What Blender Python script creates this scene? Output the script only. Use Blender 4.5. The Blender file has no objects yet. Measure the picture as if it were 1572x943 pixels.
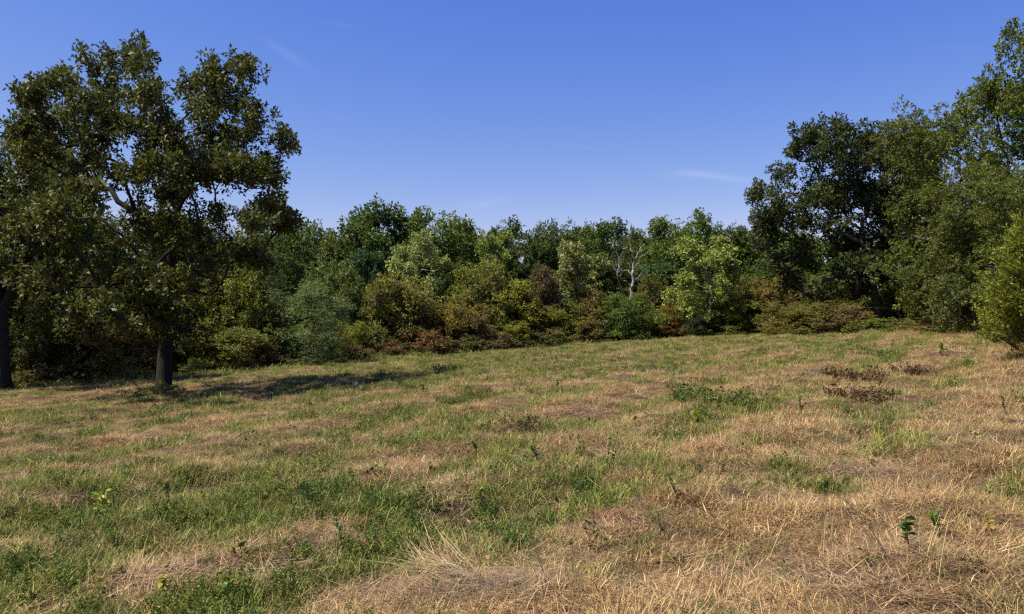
import bpy, math, random
import numpy as np

S = bpy.context.scene
C = S.collection
R = math.radians

# ------------------------------------------------------------------ camera, sky, sun, exposure
CAM_Z = 1.7
F_PX = 1223.0            # 28 mm on a 36 mm sensor, for a frame 1572 px wide
PITCH = R(1.33)
cam = bpy.data.objects.new('camera', bpy.data.cameras.new('camera'))
C.objects.link(cam)
cam.location = (0, 0, CAM_Z)
cam.rotation_euler = (R(90) + PITCH, 0, 0)
cam.data.lens = 28.0
cam.data.sensor_width = 36.0
cam.data.clip_start = 0.1
cam.data.clip_end = 9000
S.camera = cam

SUN_EL = R(57.5)
SUN_DIR = (-0.955, -0.297)           # horizontal direction towards the sun: left, a little behind the camera
sun = bpy.data.objects.new('sun', bpy.data.lights.new('sun', 'SUN'))
C.objects.link(sun)
sun.data.energy = 5.0
sun.data.angle = R(0.53)
sun.data.color = (1.0, 0.93, 0.80)
sun.location = (-40, -12, 45)
az = math.atan2(SUN_DIR[0], SUN_DIR[1])   # clockwise from +Y
sun.rotation_euler = (R(90) - SUN_EL, 0, -az + math.pi)

W = bpy.data.worlds.new('World')
S.world = W
W.use_nodes = True
nt = W.node_tree
nt.nodes.clear()
wo = nt.nodes.new('ShaderNodeOutputWorld')
bg = nt.nodes.new('ShaderNodeBackground')
bg.inputs['Strength'].default_value = 0.1
sky = nt.nodes.new('ShaderNodeTexSky')
sky.sky_type = 'NISHITA'
sky.sun_disc = False
sky.sun_elevation = SUN_EL
sky.sun_rotation = az % (2 * math.pi)
sky.altitude = 200
sky.air_density = 1.0
sky.dust_density = 0.15
sky.ozone_density = 4.0
EXPOSURE = 0.85
# colour response of the camera: a power curve on each channel of the sky
spc = nt.nodes.new('ShaderNodeSeparateColor'); cmb = nt.nodes.new('ShaderNodeCombineColor')
nt.links.new(sky.outputs[0], spc.inputs[0])
for k, (coef, g) in enumerate(((3.08, 1.60), (1.384, 1.18), (1.035, 0.405))):
    pw = nt.nodes.new('ShaderNodeMath'); pw.operation = 'POWER'; pw.inputs[1].default_value = g
    ml = nt.nodes.new('ShaderNodeMath'); ml.operation = 'MULTIPLY'; ml.inputs[1].default_value = 10 * coef * 0.1 ** g / 2 ** EXPOSURE
    mn = nt.nodes.new('ShaderNodeMath'); mn.operation = 'MINIMUM'; mn.inputs[1].default_value = 9.0
    nt.links.new(spc.outputs[k], pw.inputs[0]); nt.links.new(pw.outputs[0], ml.inputs[0])
    nt.links.new(ml.outputs[0], mn.inputs[0]); nt.links.new(mn.outputs[0], cmb.inputs[k])
# a few thin cirrus wisps
tc = nt.nodes.new('ShaderNodeTexCoord')
mp = nt.nodes.new('ShaderNodeMapping')
mp.inputs['Rotation'].default_value = (0, R(-12), 0)
mp.inputs['Scale'].default_value = (3.0, 3.0, 22.0)
nz = nt.nodes.new('ShaderNodeTexNoise')
nz.inputs['Scale'].default_value = 2.2
nz.inputs['Detail'].default_value = 6
nz.inputs['Roughness'].default_value = 0.6
nz.inputs['Distortion'].default_value = 0.6
cr = nt.nodes.new('ShaderNodeMapRange')
cr.inputs['From Min'].default_value = 0.63
cr.inputs['From Max'].default_value = 0.85
cr.inputs['To Max'].default_value = 0.05
cm = nt.nodes.new('ShaderNodeMix'); cm.data_type = 'RGBA'
cm.inputs[7].default_value = (6.0, 6.2, 6.6, 1)
L = nt.links.new
def sky_dir(px, py):
    v = np.array([(px - 786) / F_PX, 1.0, (471.5 - py) / F_PX])
    c_, s_ = math.cos(PITCH), math.sin(PITCH)
    v = np.array([v[0], v[1] * c_ - v[2] * s_, v[1] * s_ + v[2] * c_])
    return v / np.linalg.norm(v)
def wisp(px, py, w, h, tilt, amount):
    """one thin streak of cirrus standing in one direction of the sky"""
    d0 = sky_dir(px, py)
    r0 = np.cross(d0, (0, 0, 1)); r0 /= np.linalg.norm(r0); u0 = np.cross(r0, d0)
    ct, st = math.cos(R(tilt)), math.sin(R(tilt))
    last = None
    for ax_, sc_ in ((r0 * ct + u0 * st, w), (u0 * ct - r0 * st, h)):
        dp = nt.nodes.new('ShaderNodeVectorMath'); dp.operation = 'DOT_PRODUCT'; dp.inputs[1].default_value = tuple(ax_ / sc_)
        L(tc.outputs['Generated'], dp.inputs[0])
        sq = nt.nodes.new('ShaderNodeMath'); sq.operation = 'MULTIPLY'; L(dp.outputs['Value'], sq.inputs[0]); L(dp.outputs['Value'], sq.inputs[1])
        if last is None: last = sq.outputs[0]
        else:
            ad = nt.nodes.new('ShaderNodeMath'); ad.operation = 'ADD'; L(last, ad.inputs[0]); L(sq.outputs[0], ad.inputs[1]); last = ad.outputs[0]
    fr = nt.nodes.new('ShaderNodeVectorMath'); fr.operation = 'DOT_PRODUCT'; fr.inputs[1].default_value = tuple(d0); L(tc.outputs['Generated'], fr.inputs[0])
    gt0 = nt.nodes.new('ShaderNodeMath'); gt0.operation = 'GREATER_THAN'; gt0.inputs[1].default_value = .5; L(fr.outputs['Value'], gt0.inputs[0])
    ng_ = nt.nodes.new('ShaderNodeMath'); ng_.operation = 'POWER'; ng_.inputs[0].default_value = math.exp(-1); L(last, ng_.inputs[1])
    m1 = nt.nodes.new('ShaderNodeMath'); m1.operation = 'MULTIPLY'; L(ng_.outputs[0], m1.inputs[0]); L(gt0.outputs[0], m1.inputs[1])
    m2 = nt.nodes.new('ShaderNodeMath'); m2.operation = 'MULTIPLY'; L(m1.outputs[0], m2.inputs[0]); L(nz.outputs[0], m2.inputs[1])
    m3 = nt.nodes.new('ShaderNodeMath'); m3.operation = 'MULTIPLY'; L(m2.outputs[0], m3.inputs[0]); m3.inputs[1].default_value = amount
    return m3.outputs[0]
L(tc.outputs['Generated'], mp.inputs[0]); L(mp.outputs[0], nz.inputs['Vector'])
L(nz.outputs[0], cr.inputs['Value']); 
tot = cr.outputs[0]
for args in ((1098, 271, .045, .0042, -9, .2), (1060, 266, .03, .003, 2, .1), (442, 84, .03, .005, -28, .07), (745, 312, .03, .006, 10, .08)):
    ad = nt.nodes.new('ShaderNodeMath'); ad.operation = 'ADD'; L(tot, ad.inputs[0]); L(wisp(*args), ad.inputs[1]); tot = ad.outputs[0]
L(tot, cm.inputs[0])
L(cmb.outputs[0], cm.inputs[6])
L(cm.outputs[2], bg.inputs[0]); L(bg.outputs[0], wo.inputs[0])

S.view_settings.view_transform = 'Standard'
S.view_settings.look = 'None'
S.view_settings.exposure = EXPOSURE
S.view_settings.gamma = 1.0
S.cycles.max_bounces = 6
S.cycles.diffuse_bounces = 4
S.cycles.glossy_bounces = 2
S.cycles.transmission_bounces = 3
S.cycles.use_denoising = False
S.render.filter_size = 1.3
S.cycles.filter_width = 1.3

# ------------------------------------------------------------------ helpers
def nrm(a):
    return a / np.maximum(np.linalg.norm(a, axis=-1, keepdims=True), 1e-9)

def _hash(ix, iy, seed):
    n = (ix.astype(np.int64) * 374761393 + iy.astype(np.int64) * 668265263 + seed * 974711) & 0xffffffff
    n = ((n ^ (n >> 13)) * 1274126177) & 0xffffffff
    n = n ^ (n >> 16)
    return (n & 0xffffff) / float(0xffffff)

def vnoise(x, y, seed=0):
    x = np.asarray(x, float); y = np.asarray(y, float)
    ix = np.floor(x); iy = np.floor(y)
    fx = x - ix; fy = y - iy
    fx = fx * fx * (3 - 2 * fx); fy = fy * fy * (3 - 2 * fy)
    a = _hash(ix, iy, seed); b = _hash(ix + 1, iy, seed)
    c = _hash(ix, iy + 1, seed); d = _hash(ix + 1, iy + 1, seed)
    return (a * (1 - fx) + b * fx) * (1 - fy) + (c * (1 - fx) + d * fx) * fy

def sstep(a, b, x):
    t = np.clip((np.asarray(x, float) - a) / (b - a), 0, 1)
    return t * t * (3 - 2 * t)

ROW = R(33)          # direction of the mown rows
def gz(x, y):
    """height of the sloping field (rises to the right)"""
    x = np.asarray(x, float); y = np.asarray(y, float)
    z = 4.8 * np.tanh(x / 80.0)
    near = sstep(160, 90, np.hypot(x, y))
    z = z + near * (0.16 * (vnoise(x * .13, y * .13, 3) - .5) + 0.10 * (vnoise(x * .45 + 9, y * .45, 4) - .5)
                    + 0.17 * (vnoise(x * 1.25, y * 1.25, 5) - .5) + 0.09 * (vnoise(x * 3.1, y * 3.1, 55) - .5)
                    + 0.13 * (vnoise((x * math.cos(ROW) - y * math.sin(ROW)) * .62, (x * math.sin(ROW) + y * math.cos(ROW)) * .07, 11) - .5)
                    - .05 * np.sin(2 * np.pi * ((x * math.cos(ROW) - y * math.sin(ROW)) + 1.26 * (vnoise((x * math.sin(ROW) + y * math.cos(ROW)) * .12, (x * math.cos(ROW) - y * math.sin(ROW)) * .12, 33) - .5)) / 2.3))
    return z

def at(px, py, d):
    """a photo pixel carried out to the distance d -> a place in the world"""
    u = (px - 786) / F_PX; v = (471.5 - py) / F_PX
    cy, sy = math.cos(PITCH), math.sin(PITCH)
    dy = cy - v * sy; dz = sy + v * cy
    return np.array([u / dy * d, d, CAM_Z + dz / dy * d])

def gp(px, py):
    """where that pixel's sight line meets the ground"""
    lo, hi = 2.0, 120.0
    for d in np.linspace(2, 120, 1200):
        p = at(px, py, d)
        if p[2] <= gz(p[0], p[1]):
            break
    return np.array([p[0], p[1], float(gz(p[0], p[1]))])

EDGE = np.array([(-70, -25), (-70, 18), (-40, 31), (-23.1, 36), (-18, 41), (-13.3, 42.5), (-9.8, 50), (-3.7, 52.5), (3, 56),
                 (10.3, 59), (17, 57.5), (22.5, 54), (26.5, 46), (21.5, 33), (16.5, 23), (17, 10), (20, -25)], float)

def field(x, y):
    """signed distance to the edge of the field, positive in the field"""
    x = np.asarray(x, float).ravel(); y = np.asarray(y, float).ravel()
    ins = np.zeros(x.shape, bool); dist = np.full(x.shape, 1e9)
    n = len(EDGE)
    for i in range(n):
        a = EDGE[i]; b = EDGE[(i + 1) % n]
        cond = ((a[1] > y) != (b[1] > y))
        xx = (b[0] - a[0]) * (y - a[1]) / ((b[1] - a[1]) or 1e-9) + a[0]
        ins ^= cond & (x < xx)
        ab = b - a
        t = np.clip(((x - a[0]) * ab[0] + (y - a[1]) * ab[1]) / (ab @ ab), 0, 1)
        dist = np.minimum(dist, np.hypot(x - a[0] - t * ab[0], y - a[1] - t * ab[1]))
    return np.where(ins, dist, -dist)

# green / bare patches seen in the photo: pixel, radius in metres, green, bare
PATCHES = [(850, 790, 1.0, .55, 0), (480, 765, .8, .5, 0), (90, 810, .9, .5, 0), (230, 760, .9, .4, 0), (320, 800, .7, .4, 0),
           (560, 880, .6, .5, 0), (60, 880, .7, .3, 0), (400, 900, .6, .35, 0), (1010, 800, .3, .4, 0), (1100, 630, 1.6, .6, 0),
           (1180, 830, .6, -.1, 0), (1040, 745, .6, .35, 0), (930, 700, .6, .3, 0), (620, 620, 3, .2, 0), (900, 560, 5, .2, 0),
           (400, 660, 3, .15, 0), (1390, 740, .6, .3, 0), (1350, 640, .9, .2, 0), (120, 700, 2, .15, 0), (760, 560, 4, .12, 0),
           (280, 880, .9, -.4, .7), (60, 770, .35, -.4, .6), (470, 690, 1, -.2, .3), (760, 620, 1.2, -.3, .3), (930, 795, .45, -.5, .9),
           (600, 740, .6, -.4, .5), (870, 640, 1.2, -.3, .35), (700, 905, .8, -.6, .5), (1330, 730, .7, -.4, .5),
           (520, 660, 1.2, -.2, .25), (1450, 560, 4, -.3, .15), (150, 690, 2, -.25, .2), (640, 830, .35, -.6, .1),
           (1200, 590, 2.5, -.2, .1), (760, 690, .9, -.4, .3), (1490, 880, 1.2, -.4, .3), (1250, 870, 1.2, -.4, .2),
           (60, 620, 5, -.25, .1), (420, 590, 3, -.3, .05), (1100, 900, .9, -.3, .15), (830, 745, .35, -.4, .5)]
PW = [(gp(px, py), r, g, b) for px, py, r, g, b in PATCHES]
ROW = R(33)

def cover(x, y):
    """green share and bareness of the field"""
    x = np.asarray(x, float); y = np.asarray(y, float)
    u = x * math.cos(ROW) - y * math.sin(ROW); v = x * math.sin(ROW) + y * math.cos(ROW)
    wob = (vnoise(v * .12, u * .12, 33) - .5) * 1.8
    rn = vnoise((u + wob) * .62, v * .055, 11) * .6 + vnoise((u + wob) * 1.5, v * .16, 12) * .4
    pt = vnoise(x * .22, y * .22, 13); fn = vnoise(x * .9, y * .9, 14); ff = vnoise(x * 2.6, y * 2.6, 15)
    d = np.hypot(x, y); ang = x / np.maximum(y, 1)
    f2 = vnoise(x * 1.7 + 5, y * 1.7, 16)
    rows = np.sin(2 * np.pi * (u + wob * .7) / 2.3) * (.4 + .6 * vnoise(u * .3, v * .08, 18))
    g = .60 + .65 * (rn - .5) + .30 * rows * sstep(5, 10, d) + .25 * (pt - .5) + .6 * (fn - .5) + .6 * (f2 - .5) + .55 * (ff - .5)
    g += .10 * sstep(.1, -.25, ang)
    g -= .16 * sstep(.02, .3, ang) * sstep(34, 20, d)
    g -= .08 * sstep(.3, .5, ang)
    g += .24 * sstep(17, 34, d) * sstep(-.4, -.25, ang) * sstep(.5, .35, ang)
    b = .16 * np.clip(-rows, 0, 1) + .75 * sstep(.56, .76, vnoise(u * .6 + 40, v * .25, 21) * .45 + vnoise(x * 1.5, y * 1.5, 22) * .55)
    for p, r, dg, db in PW:
        w = np.exp(-((x - p[0]) ** 2 + (y - p[1]) ** 2) / (r * r))
        g = g + .75 * dg * w; b = b + db * w
    return np.clip(.08 + .86 * sstep(.05, .95, g), 0, 1), np.clip(b, 0, 1)

def make_mesh(name, V, quads=None, tris=None, tint=None, smooth=False):
    V = np.asarray(V, np.float32)
    quads = np.zeros((0, 4), np.int32) if quads is None else np.asarray(quads, np.int32).reshape(-1, 4)
    tris = np.zeros((0, 3), np.int32) if tris is None else np.asarray(tris, np.int32).reshape(-1, 3)
    me = bpy.data.meshes.new(name)
    me.vertices.add(len(V)); me.vertices.foreach_set('co', V.ravel())
    nl = quads.size + tris.size
    if nl:
        me.loops.add(nl)
        me.loops.foreach_set('vertex_index', np.concatenate([quads.ravel(), tris.ravel()]))
        me.polygons.add(len(quads) + len(tris))
        st = np.concatenate([np.arange(len(quads)) * 4, quads.size + np.arange(len(tris)) * 3])
        me.polygons.foreach_set('loop_start', st.astype(np.int32))
        if smooth:
            me.polygons.foreach_set('use_smooth', np.ones(len(st), bool))
    if tint is not None:
        a = me.attributes.new('tint', 'FLOAT_COLOR', 'POINT')
        t = np.ones((len(V), 4), np.float32); t[:, :tint.shape[1]] = tint
        a.data.foreach_set('color', t.ravel())
    me.update(calc_edges=True)
    return me

class Acc:
    def __init__(s): s.V = []; s.Q = []; s.T = []; s.t = []; s.n = 0
    def add(s, V, quads=None, tris=None, tint=None):
        V = np.asarray(V, float).reshape(-1, 3)
        if quads is not None and len(quads): s.Q.append(np.asarray(quads) + s.n)
        if tris is not None and len(tris): s.T.append(np.asarray(tris) + s.n)
        s.V.append(V)
        s.t.append(np.full((len(V), 3), .5) if tint is None else tint)
        s.n += len(V)
    def mesh(s, name, smooth=False):
        return make_mesh(name, np.concatenate(s.V), np.concatenate(s.Q) if s.Q else None,
                         np.concatenate(s.T) if s.T else None, np.concatenate(s.t), smooth)

def tube(acc, P, rad, sides=6, tint=None, rough=0, rng=None):
    P = np.asarray(P, float); rad = np.asarray(rad, float); n = len(P)
    T = nrm(np.gradient(P, axis=0))
    ref = np.array([1., 0, 0]) if abs(T[0][0]) < .8 else np.array([0, 1., 0])
    A = nrm(np.cross(T, ref)); B = np.cross(T, A)
    th = np.linspace(0, 2 * np.pi, sides, endpoint=False)
    rr = np.repeat(rad[:, None], sides, 1)
    if rough and rng is not None: rr = rr * (1 + rough * rng.standard_normal((n, sides)))
    V = P[:, None] + (A[:, None] * np.cos(th)[None, :, None] + B[:, None] * np.sin(th)[None, :, None]) * rr[..., None]
    i = np.arange(n - 1)[:, None] * sides; k = np.arange(sides)[None]; k2 = (k + 1) % sides
    q = np.stack([i + k, i + k2, i + sides + k2, i + sides + k], -1).reshape(-1, 4)
    V = np.concatenate([V.reshape(-1, 3), P[-1:]])
    tr = np.stack([(n - 1) * sides + k[0], (n - 1) * sides + k2[0], np.full(sides, n * sides)], -1)
    acc.add(V, q, tr, None if tint is None else np.tile(tint, (len(V), 1)))

def leaves(acc, Cn, A, Ln, Wd, rng, fold=.22, flat=.7, droop=.12, tint=None):
    n = len(Cn)
    A = nrm(A)
    N = nrm(np.array([0, 0, 1.]) * flat + rng.standard_normal((n, 3)) * .55)
    Sd = nrm(np.cross(A, N)); N = np.cross(Sd, A)
    Ln = np.broadcast_to(Ln, n)[:, None]; Wd = np.broadcast_to(Wd, n)[:, None]
    m = Cn + A * Ln * .55
    V = np.stack([Cn, m + Sd * Wd * .5 + N * Wd * fold, Cn + A * Ln - N * Ln * droop, m - Sd * Wd * .5 + N * Wd * fold], 1)
    if tint is None:
        tint = np.stack([rng.random(n), rng.random(n), rng.random(n)], 1)
    acc.add(V.reshape(-1, 3), np.arange(n * 4).reshape(-1, 4), None, np.repeat(tint, 4, 0))

# ------------------------------------------------------------------ materials (procedural)
def new_mat(name):
    m = bpy.data.materials.new(name); m.use_nodes = True
    t = m.node_tree; t.nodes.clear()
    return m, t, t.nodes.new, t.links.new

def mul_mix(t, blend, fac, a, b):
    n = t.nodes.new('ShaderNodeMix'); n.data_type = 'RGBA'; n.blend_type = blend
    for sock, v in ((n.inputs[0], fac), (n.inputs[6], a), (n.inputs[7], b)):
        if hasattr(v, 'is_linked'): t.links.new(v, sock)
        else: sock.default_value = v
    return n.outputs[2]

def maprange(t, v, a, b, c, d):
    n = t.nodes.new('ShaderNodeMapRange')
    t.links.new(v, n.inputs[0])
    for i, x in enumerate((a, b, c, d)): n.inputs[1 + i].default_value = x
    return n.outputs[0]

def leaf_material(name, source='OBJECT', color=(1, 1, 1, 1), dry=(.22, .14, .05, 1), dry_at=.96, rough=.55, spec=.3, trans=.34,
                  lo=.5, hi=1.5, tcol=(1.15, 1.2, .5, 1), warm=.85):
    """leaf: colour from the object's own colour, each leaf a little different"""
    m, t, N, Lk = new_mat(name)
    out = N('ShaderNodeOutputMaterial'); p = N('ShaderNodeBsdfPrincipled'); tr = N('ShaderNodeBsdfTranslucent'); mx = N('ShaderNodeMixShader')
    at_ = N('ShaderNodeAttribute'); at_.attribute_name = 'tint'
    sp = N('ShaderNodeSeparateColor'); Lk(at_.outputs['Color'], sp.inputs[0])
    if source == 'OBJECT':
        base = N('ShaderNodeObjectInfo').outputs['Color']
    else:
        rgb = N('ShaderNodeRGB'); rgb.outputs[0].default_value = color; base = rgb.outputs[0]
    br = maprange(t, sp.outputs[0], 0, 1, lo, hi)
    c1 = mul_mix(t, 'MULTIPLY', 1.0, base, br)
    hue = mul_mix(t, 'MULTIPLY', maprange(t, sp.outputs[1], 0, 1, 0, warm), c1, (1.2, 1.1, .5, 1))
    dr = maprange(t, sp.outputs[2], dry_at, dry_at + .04, 0, .85)
    c2 = mul_mix(t, 'MIX', dr, hue, dry)
    Lk(c2, p.inputs['Base Color'])
    p.inputs['Roughness'].default_value = rough
    p.inputs['Specular IOR Level'].default_value = spec
    tcn = mul_mix(t, 'MULTIPLY', 1.0, c2, tcol)
    Lk(tcn, tr.inputs['Color'])
    mx.inputs[0].default_value = trans
    Lk(p.outputs[0], mx.inputs[1]); Lk(tr.outputs[0], mx.inputs[2]); Lk(mx.outputs[0], out.inputs[0])
    return m

def bark_material(name):
    m, t, N, Lk = new_mat(name)
    out = N('ShaderNodeOutputMaterial'); p = N('ShaderNodeBsdfPrincipled')
    tc = N('ShaderNodeTexCoord'); mpn = N('ShaderNodeMapping'); mpn.inputs['Scale'].default_value = (9, 9, 1.6)
    Lk(tc.outputs['Object'], mpn.inputs[0])
    n1 = N('ShaderNodeTexNoise'); n1.inputs['Scale'].default_value = 2.2; n1.inputs['Detail'].default_value = 8; n1.inputs['Roughness'].default_value = .7
    Lk(mpn.outputs[0], n1.inputs['Vector'])
    n2 = N('ShaderNodeTexNoise'); n2.inputs['Scale'].default_value = 2.4; n2.inputs['Detail'].default_value = 5
    Lk(tc.outputs['Object'], n2.inputs['Vector'])
    base = N('ShaderNodeObjectInfo').outputs['Color']
    c1 = mul_mix(t, 'MULTIPLY', 1.0, base, maprange(t, n1.outputs[0], .3, .7, .35, 1.6))
    c2 = mul_mix(t, 'MIX', maprange(t, n2.outputs[0], .63, .75, 0, .35), c1, (.18, .17, .14, 1))   # lichen
    Lk(c2, p.inputs['Base Color']); p.inputs['Roughness'].default_value = .9
    p.inputs['Specular IOR Level'].default_value = .2
    bm = N('ShaderNodeBump'); bm.inputs['Strength'].default_value = .9; bm.inputs['Distance'].default_value = .05
    Lk(n1.outputs[0], bm.inputs['Height']); Lk(bm.outputs[0], p.inputs['Normal']); Lk(p.outputs[0], out.inputs[0])
    return m

M_LEAF = leaf_material('tree_leaf')
M_OAK = leaf_material('oak_leaf', dry=(.14, .09, .035, 1), dry_at=.94, rough=.55, spec=.25, trans=.28, lo=.5, hi=1.35, warm=.4)
M_PALE = leaf_material('pale_leaf', dry_at=.96, rough=.5, trans=.3, lo=.35, hi=1.6, warm=.3)
M_CEDAR = leaf_material('cedar_spray', dry_at=.97, rough=.6, spec=.3, trans=.2, lo=.45, hi=1.5, warm=.4)
M_BARK = bark_material('bark')

# ------------------------------------------------------------------ object helpers
def link(o, parent=None):
    C.objects.link(o)
    if parent is not None: o.parent = parent
    return o

def thing(name, label, cat, loc=(0, 0, 0), rz=0, group=None, scale=(1, 1, 1)):
    o = bpy.data.objects.new(name, None)
    o.empty_display_size = .2
    o.location = loc; o.rotation_euler = (0, 0, rz); o.scale = scale
    o['label'] = label; o['category'] = cat
    if group: o['group'] = group
    return link(o)

def part(name, me, mat, parent, color=None):
    if mat is not None and not me.materials: me.materials.append(mat)
    o = bpy.data.objects.new(name, me)
    if color is not None: o.color = (*color, 1)
    return link(o, parent)

def structure(name, me, mat):
    me.materials.append(mat)
    o = bpy.data.objects.new(name, me); o['kind'] = 'structure'
    return link(o)

# ------------------------------------------------------------------ ground
def graded(lo, hi, step, far, n):
    mid = np.arange(lo, hi + step * .5, step)
    g = np.geomspace(step * 2, far, n)
    return np.concatenate([lo - g[::-1], mid, hi + g])

def ground_material():
    m, t, N, Lk = new_mat('field_ground')
    out = N('ShaderNodeOutputMaterial'); p = N('ShaderNodeBsdfPrincipled')
    a = N('ShaderNodeAttribute'); a.attribute_name = 'tint'
    sp = N('ShaderNodeSeparateColor'); Lk(a.outputs['Color'], sp.inputs[0])
    tc = N('ShaderNodeTexCoord')
    def noise(scale, detail=6, rough=.7, vec=None):
        n = N('ShaderNodeTexNoise'); n.inputs['Scale'].default_value = scale; n.inputs['Detail'].default_value = detail
        n.inputs['Roughness'].default_value = rough
        Lk(vec or tc.outputs['Object'], n.inputs['Vector']); return n.outputs[0]
    n1 = noise(9); n2 = noise(45, 4); n3 = noise(1.7)
    mpn = N('ShaderNodeMapping'); mpn.inputs['Rotation'].default_value = (0, 0, .7); mpn.inputs['Scale'].default_value = (14, 90, 30)
    Lk(tc.outputs['Object'], mpn.inputs[0])
    n4 = noise(1.0, 3, .6, mpn.outputs[0])
    straw = mul_mix(t, 'MIX', maprange(t, n1, .35, .65, 0, 1), (.13, .08, .042, 1), (.28, .19, .10, 1))
    green = mul_mix(t, 'MIX', maprange(t, n1, .35, .65, 0, 1), (.06, .06, .022, 1), (.12, .11, .04, 1))
    soil = mul_mix(t, 'MIX', maprange(t, n3, .35, .65, 0, 1), (.085, .05, .033, 1), (.16, .095, .065, 1))
    c = mul_mix(t, 'MIX', sp.outputs[0], straw, green)
    c = mul_mix(t, 'MIX', sp.outputs[1], c, soil)
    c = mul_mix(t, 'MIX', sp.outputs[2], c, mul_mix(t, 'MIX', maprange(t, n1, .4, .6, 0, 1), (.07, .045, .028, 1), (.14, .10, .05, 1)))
    c = mul_mix(t, 'MULTIPLY', 1.0, c, maprange(t, n2, .3, .7, .35, 1.3))
    c = mul_mix(t, 'MULTIPLY', 1.0, c, maprange(t, n4, .35, .65, .7, 1.3))
    Lk(c, p.inputs['Base Color']); p.inputs['Roughness'].default_value = 1; p.inputs['Specular IOR Level'].default_value = .1
    bm = N('ShaderNodeBump'); bm.inputs['Strength'].default_value = .8; bm.inputs['Distance'].default_value = .05
    Lk(n2, bm.inputs['Height']); Lk(bm.outputs[0], p.inputs['Normal']); Lk(p.outputs[0], out.inputs[0])
    return m

xs = graded(-42, 40, .2, 4000, 28)
g_ = graded(16.2, 72, .27, 4000, 26); ys = np.concatenate([-6 - np.geomspace(.5, 4000, 22)[::-1], np.arange(-6, 16.1, .14), g_[g_ > 16.1]])
X, Y = np.meshgrid(xs, ys)
Z = gz(X, Y)
fd = field(X, Y).reshape(X.shape)
cg, cb = cover(X, Y)
idx = np.arange(X.size).reshape(X.shape)
q = np.stack([idx[:-1, :-1], idx[:-1, 1:], idx[1:, 1:], idx[1:, :-1]], -1).reshape(-1, 4)
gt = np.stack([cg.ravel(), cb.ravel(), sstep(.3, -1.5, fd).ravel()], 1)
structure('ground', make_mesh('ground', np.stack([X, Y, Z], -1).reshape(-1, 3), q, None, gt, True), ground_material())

# ------------------------------------------------------------------ tree building
UP = np.array([0, 0, 1.])

def skeleton(rng, trunk, targets, step=.55, wander=.10, up_pen=.7, swing=.38):
    """grow branches from the trunk to the targets, nearest first; returns nodes, parents, chains"""
    pos = [np.array(p, float) for p in trunk]; par = [-1] + list(range(len(trunk) - 1))
    chains = [list(range(len(trunk)))]
    tip_nodes = []
    first = max(1, int(len(trunk) * .22))
    P = np.array(pos)
    for tg in targets:
        dv = tg - P
        dist = np.linalg.norm(dv, axis=1)
        hor = np.hypot(dv[:, 0], dv[:, 1])
        cost = dist + up_pen * np.maximum(0, P[:, 2] - tg[2] + .35 * hor)
        cost[:first] += 3
        a = int(np.argmin(cost)); d = dist[a]
        n = max(2, int(d / step) + 1)
        s = np.linspace(0, 1, n + 1)[1:]
        bow = rng.normal(0, .10, 3) * d + UP * d * rng.uniform(-.05, .08)
        pd = P[a] - P[par[a]] if par[a] >= 0 else UP
        ctrl = P[a] + pd / max(np.linalg.norm(pd), 1e-6) * d * swing + bow
        pts = np.outer((1 - s) ** 2, P[a]) + np.outer(2 * s * (1 - s), ctrl) + np.outer(s * s, tg) + rng.normal(0, wander, (n, 3)) * np.sin(s * np.pi)[:, None] * min(1, d)
        base = len(pos); ch = [a]
        for k in range(n):
            pos.append(pts[k]); par.append(ch[-1]); ch.append(base + k)
        P = np.concatenate([P, pts])
        chains.append(ch); tip_nodes.append(ch[-1])
    return P, par, chains, tip_nodes

def pipe_radii(par, R0, rt):
    n = len(par); cnt = np.zeros(n); has = np.zeros(n, bool)
    for i in range(n):
        if par[i] >= 0: has[par[i]] = True
    cnt[~has] = 1
    for i in range(n - 1, 0, -1): cnt[par[i]] += cnt[i]
    k = math.log(R0 / rt) / max(math.log(cnt[0]), 1e-6)
    return rt * cnt ** k

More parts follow.
